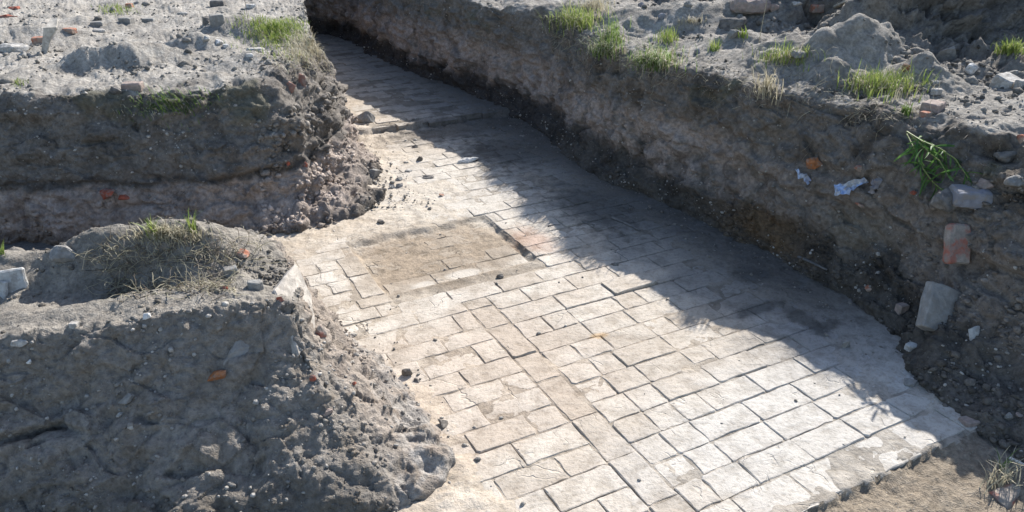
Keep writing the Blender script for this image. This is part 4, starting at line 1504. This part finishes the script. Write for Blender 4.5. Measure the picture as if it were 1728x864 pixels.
tuft('yellow green tuft near the right margin on the heap', 1704, 88, 56, 16, 260, .10, M_GRASS, .1, 1.1)
tuft('wispy dry grass round the low stone in the sunlit corner', 1690, 812, 60, 40, 70, .13, M_STRAW, .7, 1.0)
tuft('single green sprig near the low stone in the sunlit corner', 1688, 795, 10, 8, 10, .12, M_GRASSD, .1, .9)
stick('stalk', 'tall thin dry stalk standing on the heap by the boulder', 'stalk', [on(1281, 74), on(1281, 74) + Vector((.005, 0, .16)), on(1281, 74) + Vector((.02, 0, .42))], .003, M_STRAW)
stick('stalk', 'tall thin dark stalk standing in the big grass patch', 'stalk', [on(424, 66), on(424, 66) + Vector((-.005, 0, .2)), on(424, 66) + Vector((-.012, 0, .5))], .003, M_ROOT)


def weed():
    c, n, d = hit(1530, 225)
    root = empty('hanging_weed', c)
    tag(root, 'green narrow leaved weed hanging down the right wall', 'weed')
    rnd = random.Random(3)
    s = d / FPX
    paths = [[(1530, 222), (1556, 238), (1585, 250), (1612, 268), (1634, 300)], [(1530, 226), (1545, 255), (1558, 285), (1575, 308), (1592, 322)],
             [(1534, 224), (1560, 250), (1586, 272), (1600, 296)]]
    base_leaf = None
    for path in paths:
        P = []
        for i, (x, y) in enumerate(path):
            l, nn, dd = hit(x, y)
            v = Vector(((x - 864) * CR + (y - 432) * CD + FPX * CF)) / FPX
            P.append(Vector((0, 0, EYE)) + v * (dd - .03 - .05 * math.sin(math.pi * (i + 1) / 5)) - c)
        bm_pts = []
        for a, b_ in zip(P, P[1:]):
            for k in range(4):
                bm_pts.append(a.lerp(b_, k / 4))
        bm_pts.append(P[-1])
        st = stick('stem', None, None, bm_pts, .004, M_STEM)
        st.parent = root
        for i, q in enumerate(bm_pts[2:]):
            for k in range(3 if i % 2 else 2):
                ll = rnd.uniform(.05, .125)
                if base_leaf is None:
                    V, F = [], []
                    for j in range(6):
                        t = j / 5
                        w = .062 * math.sin(math.pi * (t * .93 + .05)) ** .8
                        zz = -.42 * t * t
                        V += [(-w, t, zz + .03), (0, t, zz), (w, t, zz + .03)]
                    for j in range(5):
                        F += [(3*j, 3*j+1, 3*j+4, 3*j+3), (3*j+1, 3*j+2, 3*j+5, 3*j+4)]
                    base_leaf = mesh_obj('leaf', V, F, M_LEAF, parent=root)
                    lf = base_leaf
                else:
                    lf = base_leaf.copy()
                    COL.objects.link(lf)
                    lf.parent = root
                lf.location = q
                lf.scale = (ll, ll, ll)
                lf.rotation_euler = (rnd.uniform(-1.5, .5), rnd.uniform(-1.1, 1.1), rnd.uniform(-4.6, .6))


weed()


# ------------------------------------------------------------------ what nobody could count
ICO_V = None


def ico():
    bm = bmesh.new()
    bmesh.ops.create_icosphere(bm, subdivisions=1, radius=1)
    v = np.array([x.co[:] for x in bm.verts]); f = np.array([[q.index for q in x.verts] for x in bm.faces])
    bm.free()
    return v, f


IV, IF_ = ico()


def scatter(name, P, size, mat, flat=(.5, 1.0), sink=.2, tint=None):
    n = len(P)
    sc = size[:, None] * np.stack([RNG.uniform(.7, 1.3, n), RNG.uniform(.6, 1.1, n), RNG.uniform(*flat, n)], -1)
    ang = RNG.uniform(0, 2 * np.pi, n)
    V = IV[None] * (1 + RNG.uniform(-.28, .28, (n, len(IV), 1))) * sc[:, None, :]
    tl = RNG.normal(0, .5, n)
    y = V[..., 1] * np.cos(tl)[:, None] - V[..., 2] * np.sin(tl)[:, None]
    z = V[..., 1] * np.sin(tl)[:, None] + V[..., 2] * np.cos(tl)[:, None]
    x = V[..., 0]
    V = np.stack([x * np.cos(ang)[:, None] - y * np.sin(ang)[:, None], x * np.sin(ang)[:, None] + y * np.cos(ang)[:, None], z], -1)
    V = V + P[:, None, :]
    F = (IF_[None] + (np.arange(n) * len(IV))[:, None, None]).reshape(-1, 3)
    tt = None
    if tint is not None:
        tt = np.repeat(tint, len(IV), axis=0)
    o = mesh_obj(name, V.reshape(-1, 3), F, mat, smooth=False, tint=tt)
    tag(o, kind='stuff')
    return o


def pick(G, nrm, K, w, n, T):
    """n random places on a bank, by weight"""
    w = (w / w.sum()).ravel()
    i = RNG.choice(w.size, n, p=w)
    return G.reshape(-1, 3)[i], nrm.reshape(-1, 3)[i], K.reshape(-1)[i], T.reshape(-1, 3)[i]


def in_view(G, m=60):
    p = proj(G)
    return ((p[..., 0] > -m) & (p[..., 0] < 1728 + m) & (p[..., 1] > -m) & (p[..., 1] < 864 + m)).astype(float)


def scatter_all():
    PP, SS, TT = [], [], []
    for G, nr, K, n, kind, T in ((RG, RN, RK, 5200, 'r', RT), (LG, LN, LK, 5200, 'l', LT), (NG, NN, NK, 1500, 'n', NT)):
        patch = np.clip(.25 + fbm(G, 2.5, 3, 600), .02, 2) ** 1.6
        w = in_view(G) * patch * (.25 + 1.0 * (K > 4.2) + .9 * (K < 2.1))
        P, q, k, c = pick(G, nr, K, w, n, T)
        s = np.clip(RNG.lognormal(-5.0, .6, n), .003, .014 if kind == 'n' else .026)
        s = np.where((k > 2.2) & (k < 3.95), np.minimum(s, .009), s)
        PP.append(P + q * (s * .2)[:, None]); SS.append(s)
        TT.append(c * np.where(k > 4.2, RNG.uniform(.45, 1.15, n), RNG.uniform(.85, 1.3, n))[:, None])
    scatter('soil_crumbs', np.concatenate(PP), np.concatenate(SS), M_SOIL, tint=np.concatenate(TT))
    # pale mortar and pebble specks in the faces
    PP, SS, TT = [], [], []
    for G, nr, K, n, T in ((RG, RN, RK, 1500, RT), (LG, LN, LK, 700, LT), (NG, NN, NK, 900, NT)):
        w = in_view(G) * ((K > .8) & (K < 4.4)) * np.clip(.3 + fbm(G, 3, 3, 700), .03, 2)
        P, q, k, c = pick(G, nr, K, w, n, T)
        s = np.clip(RNG.lognormal(-5.25, .5, n), .0025, .014)
        PP.append(P + q * (s * .3)[:, None]); SS.append(s)
        TT.append(np.array([.42, .40, .37]) * RNG.uniform(.6, 1.3, n)[:, None])
    scatter('mortar_specks', np.concatenate(PP), np.concatenate(SS), M_SOIL, flat=(.6, 1), tint=np.concatenate(TT))
    # crumbs on the floor: along the toes, before the step, thin elsewhere
    n = 9000
    u = RNG.uniform(-1.6, 2.0, n); v = RNG.uniform(-1.2, 5.0, n)
    dens = .022 + .9 * np.exp(-((u + .78 - .0 * v) / .13) ** 2) * (v < 1.6) + .8 * sstep(1.35, 1.75, u) + .8 * sstep(.35, -.1, u) * sstep(2.75, 3.2, v) \
        + .8 * sstep(-1.0, -1.25, u) + 1.0 * (v < -.65) + .7 * sstep(4.3, 4.6, v) * sstep(1.2, .8, u)
    keep = RNG.uniform(0, 1, n) < dens
    u, v = u[keep], v[keep]
    z = floor_level(u, v) - .06 * (v < -.65)
    P = np.stack([ORG[0] + u * UA[0] + v * VA[0], ORG[1] + u * UA[1] + v * VA[1], z + .002], -1)
    s = np.clip(RNG.lognormal(-5.2, .55, len(u)), .0025, .022)
    c = np.where((u > 1.2)[:, None], SOIL * 1.2, DRY * 1.05) * RNG.uniform(.6, 1.4, len(u))[:, None]
    scatter('floor_crumbs', P, s, M_SOIL, tint=c)
    # shaded rubble on the slope at lower right
    u_, v_ = to_uv(RG)
    w = in_view(RG) * sstep(.5, 0, v_) * ((RK > .9) & (RK < 3.3)) * np.clip(.3 + fbm(RG, 4, 3, 800), .02, 2)
    P, q, k, c = pick(RG, RN, RK, w, 1100, RT)
    s = np.clip(RNG.lognormal(-4.95, .6, 1100), .003, .026)
    scatter('rubble', P + q * (s * .2)[:, None], s, M_SOIL, flat=(.35, .8), tint=c * RNG.uniform(.7, 1.6, 1100)[:, None])
    # clods lying on the spoil
    PP, SS, TT = [], [], []
    for G, nr, K, n, k0, T in ((RG, RN, RK, 1500, 5.4, RT), (LG, LN, LK, 260, 4.5, LT)):
        w = in_view(G) * (K > k0) * np.clip(.2 + fbm(G, 2.2, 3, 820), .01, 2) ** 1.5
        P, q, k, c = pick(G, nr, K, w, n, T)
        s = np.clip(RNG.lognormal(-4.1, .55, n), .006, .06)
        PP.append(P + q * (s * .15)[:, None]); SS.append(s)
        TT.append(c * RNG.uniform(.6, 1.15, n)[:, None])
    scatter('clods', np.concatenate(PP), np.concatenate(SS), M_SOIL, flat=(.4, .9), tint=np.concatenate(TT))
    # crumbled corner of the upper left bank, spilling on to the floor
    w = in_view(LG) * (LG[..., 0] > -1.75) * (LG[..., 1] < 6.6) * ((LK > .8) & (LK < 3.2)) * np.clip(.3 + fbm(LG, 4, 3, 810), .02, 2)
    P, q, k, c = pick(LG, LN, LK, w, 900, LT)
    s = np.clip(RNG.lognormal(-4.35, .5, 900), .005, .036)
    n = 420
    u = -.02 + np.abs(RNG.normal(0, .20, n)) - .35 * RNG.uniform(0, 1, n)
    v = RNG.uniform(2.9, 4.5, n)
    P2 = np.stack([ORG[0] + u * UA[0] + v * VA[0], ORG[1] + u * UA[1] + v * VA[1], .022 + 0 * u], -1)
    s2 = np.clip(RNG.lognormal(-4.9, .55, n), .003, .026)
    scatter('corner_rubble', np.concatenate([P + q * (s * .2)[:, None], P2]), np.concatenate([s, s2 * .8]), M_SOIL,
            tint=np.concatenate([c * RNG.uniform(.9, 1.7, 900)[:, None], DRY * RNG.uniform(.7, 1.2, n)[:, None]]))


scatter_all()


def roots_all():
    rnd = random.Random(21)
    V, F = [], []
    def strand(p, d0, L, r):
        d = Vector(d0).normalized()
        q = Vector(p)
        nonlocal V, F
        o = len(V)
        n = 5
        for k in range(n + 1):
            s = d.cross(Vector((.3, .2, 1))).normalized()
            t = s.cross(d)
            rr = r * (1 - .6 * k / n)
            for a in (0, 2.1, 4.2):
                V.append(tuple(q + s * math.cos(a) * rr + t * math.sin(a) * rr))
            q = q + d * (L / n)
            d = (d + Vector((rnd.gauss(0, .35), rnd.gauss(0, .35), rnd.gauss(-.12, .3)))).normalized()
        for k in range(n):
            for j in range(3):
                a, b_ = o + 3 * k + j, o + 3 * k + (j + 1) % 3
                F.append((a, b_, b_ + 3, a + 3))
    def spread(x0, x1, y, jit, n, L, r, down=.3):
        for _ in range(n):
            px = rnd.uniform(x0, x1)
            py = (y(px) if callable(y) else y) + rnd.gauss(0, jit)
            l, nn, d = hit(px, py)
            dv = nn * .6 + Vector((rnd.gauss(0, .7), rnd.gauss(0, .5), rnd.gauss(-down, .5)))
            strand(l + nn * .003, dv, L * 1.25 * rnd.uniform(.4, 1.2), r * 1.5)
    spread(920, 1160, lambda x: 60 + (x - 920) * .28, 18, 160, .10, .0014, .6)
    spread(1180, 1480, lambda x: 140 + (x - 1180) * .09, 18, 120, .08, .0013, .5)
    spread(1440, 1560, 190, 14, 110, .09, .0014, .7)
    spread(430, 560, lambda x: 95 + (x - 430) * .05, 22, 110, .08, .0014, .4)
    spread(160, 420, 430, 16, 150, .08, .0014, .1)
    spread(180, 380, 488, 7, 120, .085, .0016, .5)
    spread(0, 420, 225, 40, 90, .06, .0011, .5)
    spread(290, 330, 260, 50, 60, .07, .0013, .8)
    spread(1340, 1720, 250, 40, 60, .07, .0012, .5)
    o = mesh_obj('dead_roots', V, F, M_ROOT)
    tag(o, kind='stuff')
    V, F = [], []
    spread(150, 440, 432, 16, 190, .10, .0013, .0)
    spread(190, 400, 486, 8, 200, .10, .0014, .4)
    spread(930, 1160, lambda x: 52 + (x - 930) * .27, 16, 200, .11, .0013, .6)
    spread(1180, 1480, lambda x: 130 + (x - 1180) * .10, 18, 170, .09, .0012, .5)
    spread(1440, 1580, 182, 14, 120, .09, .0012, .6)
    spread(440, 560, lambda x: 92 + (x - 440) * .05, 20, 150, .08, .0013, .4)
    o = mesh_obj('dry_straw', V, F, M_STRAW)
    tag(o, kind='stuff')


roots_all()
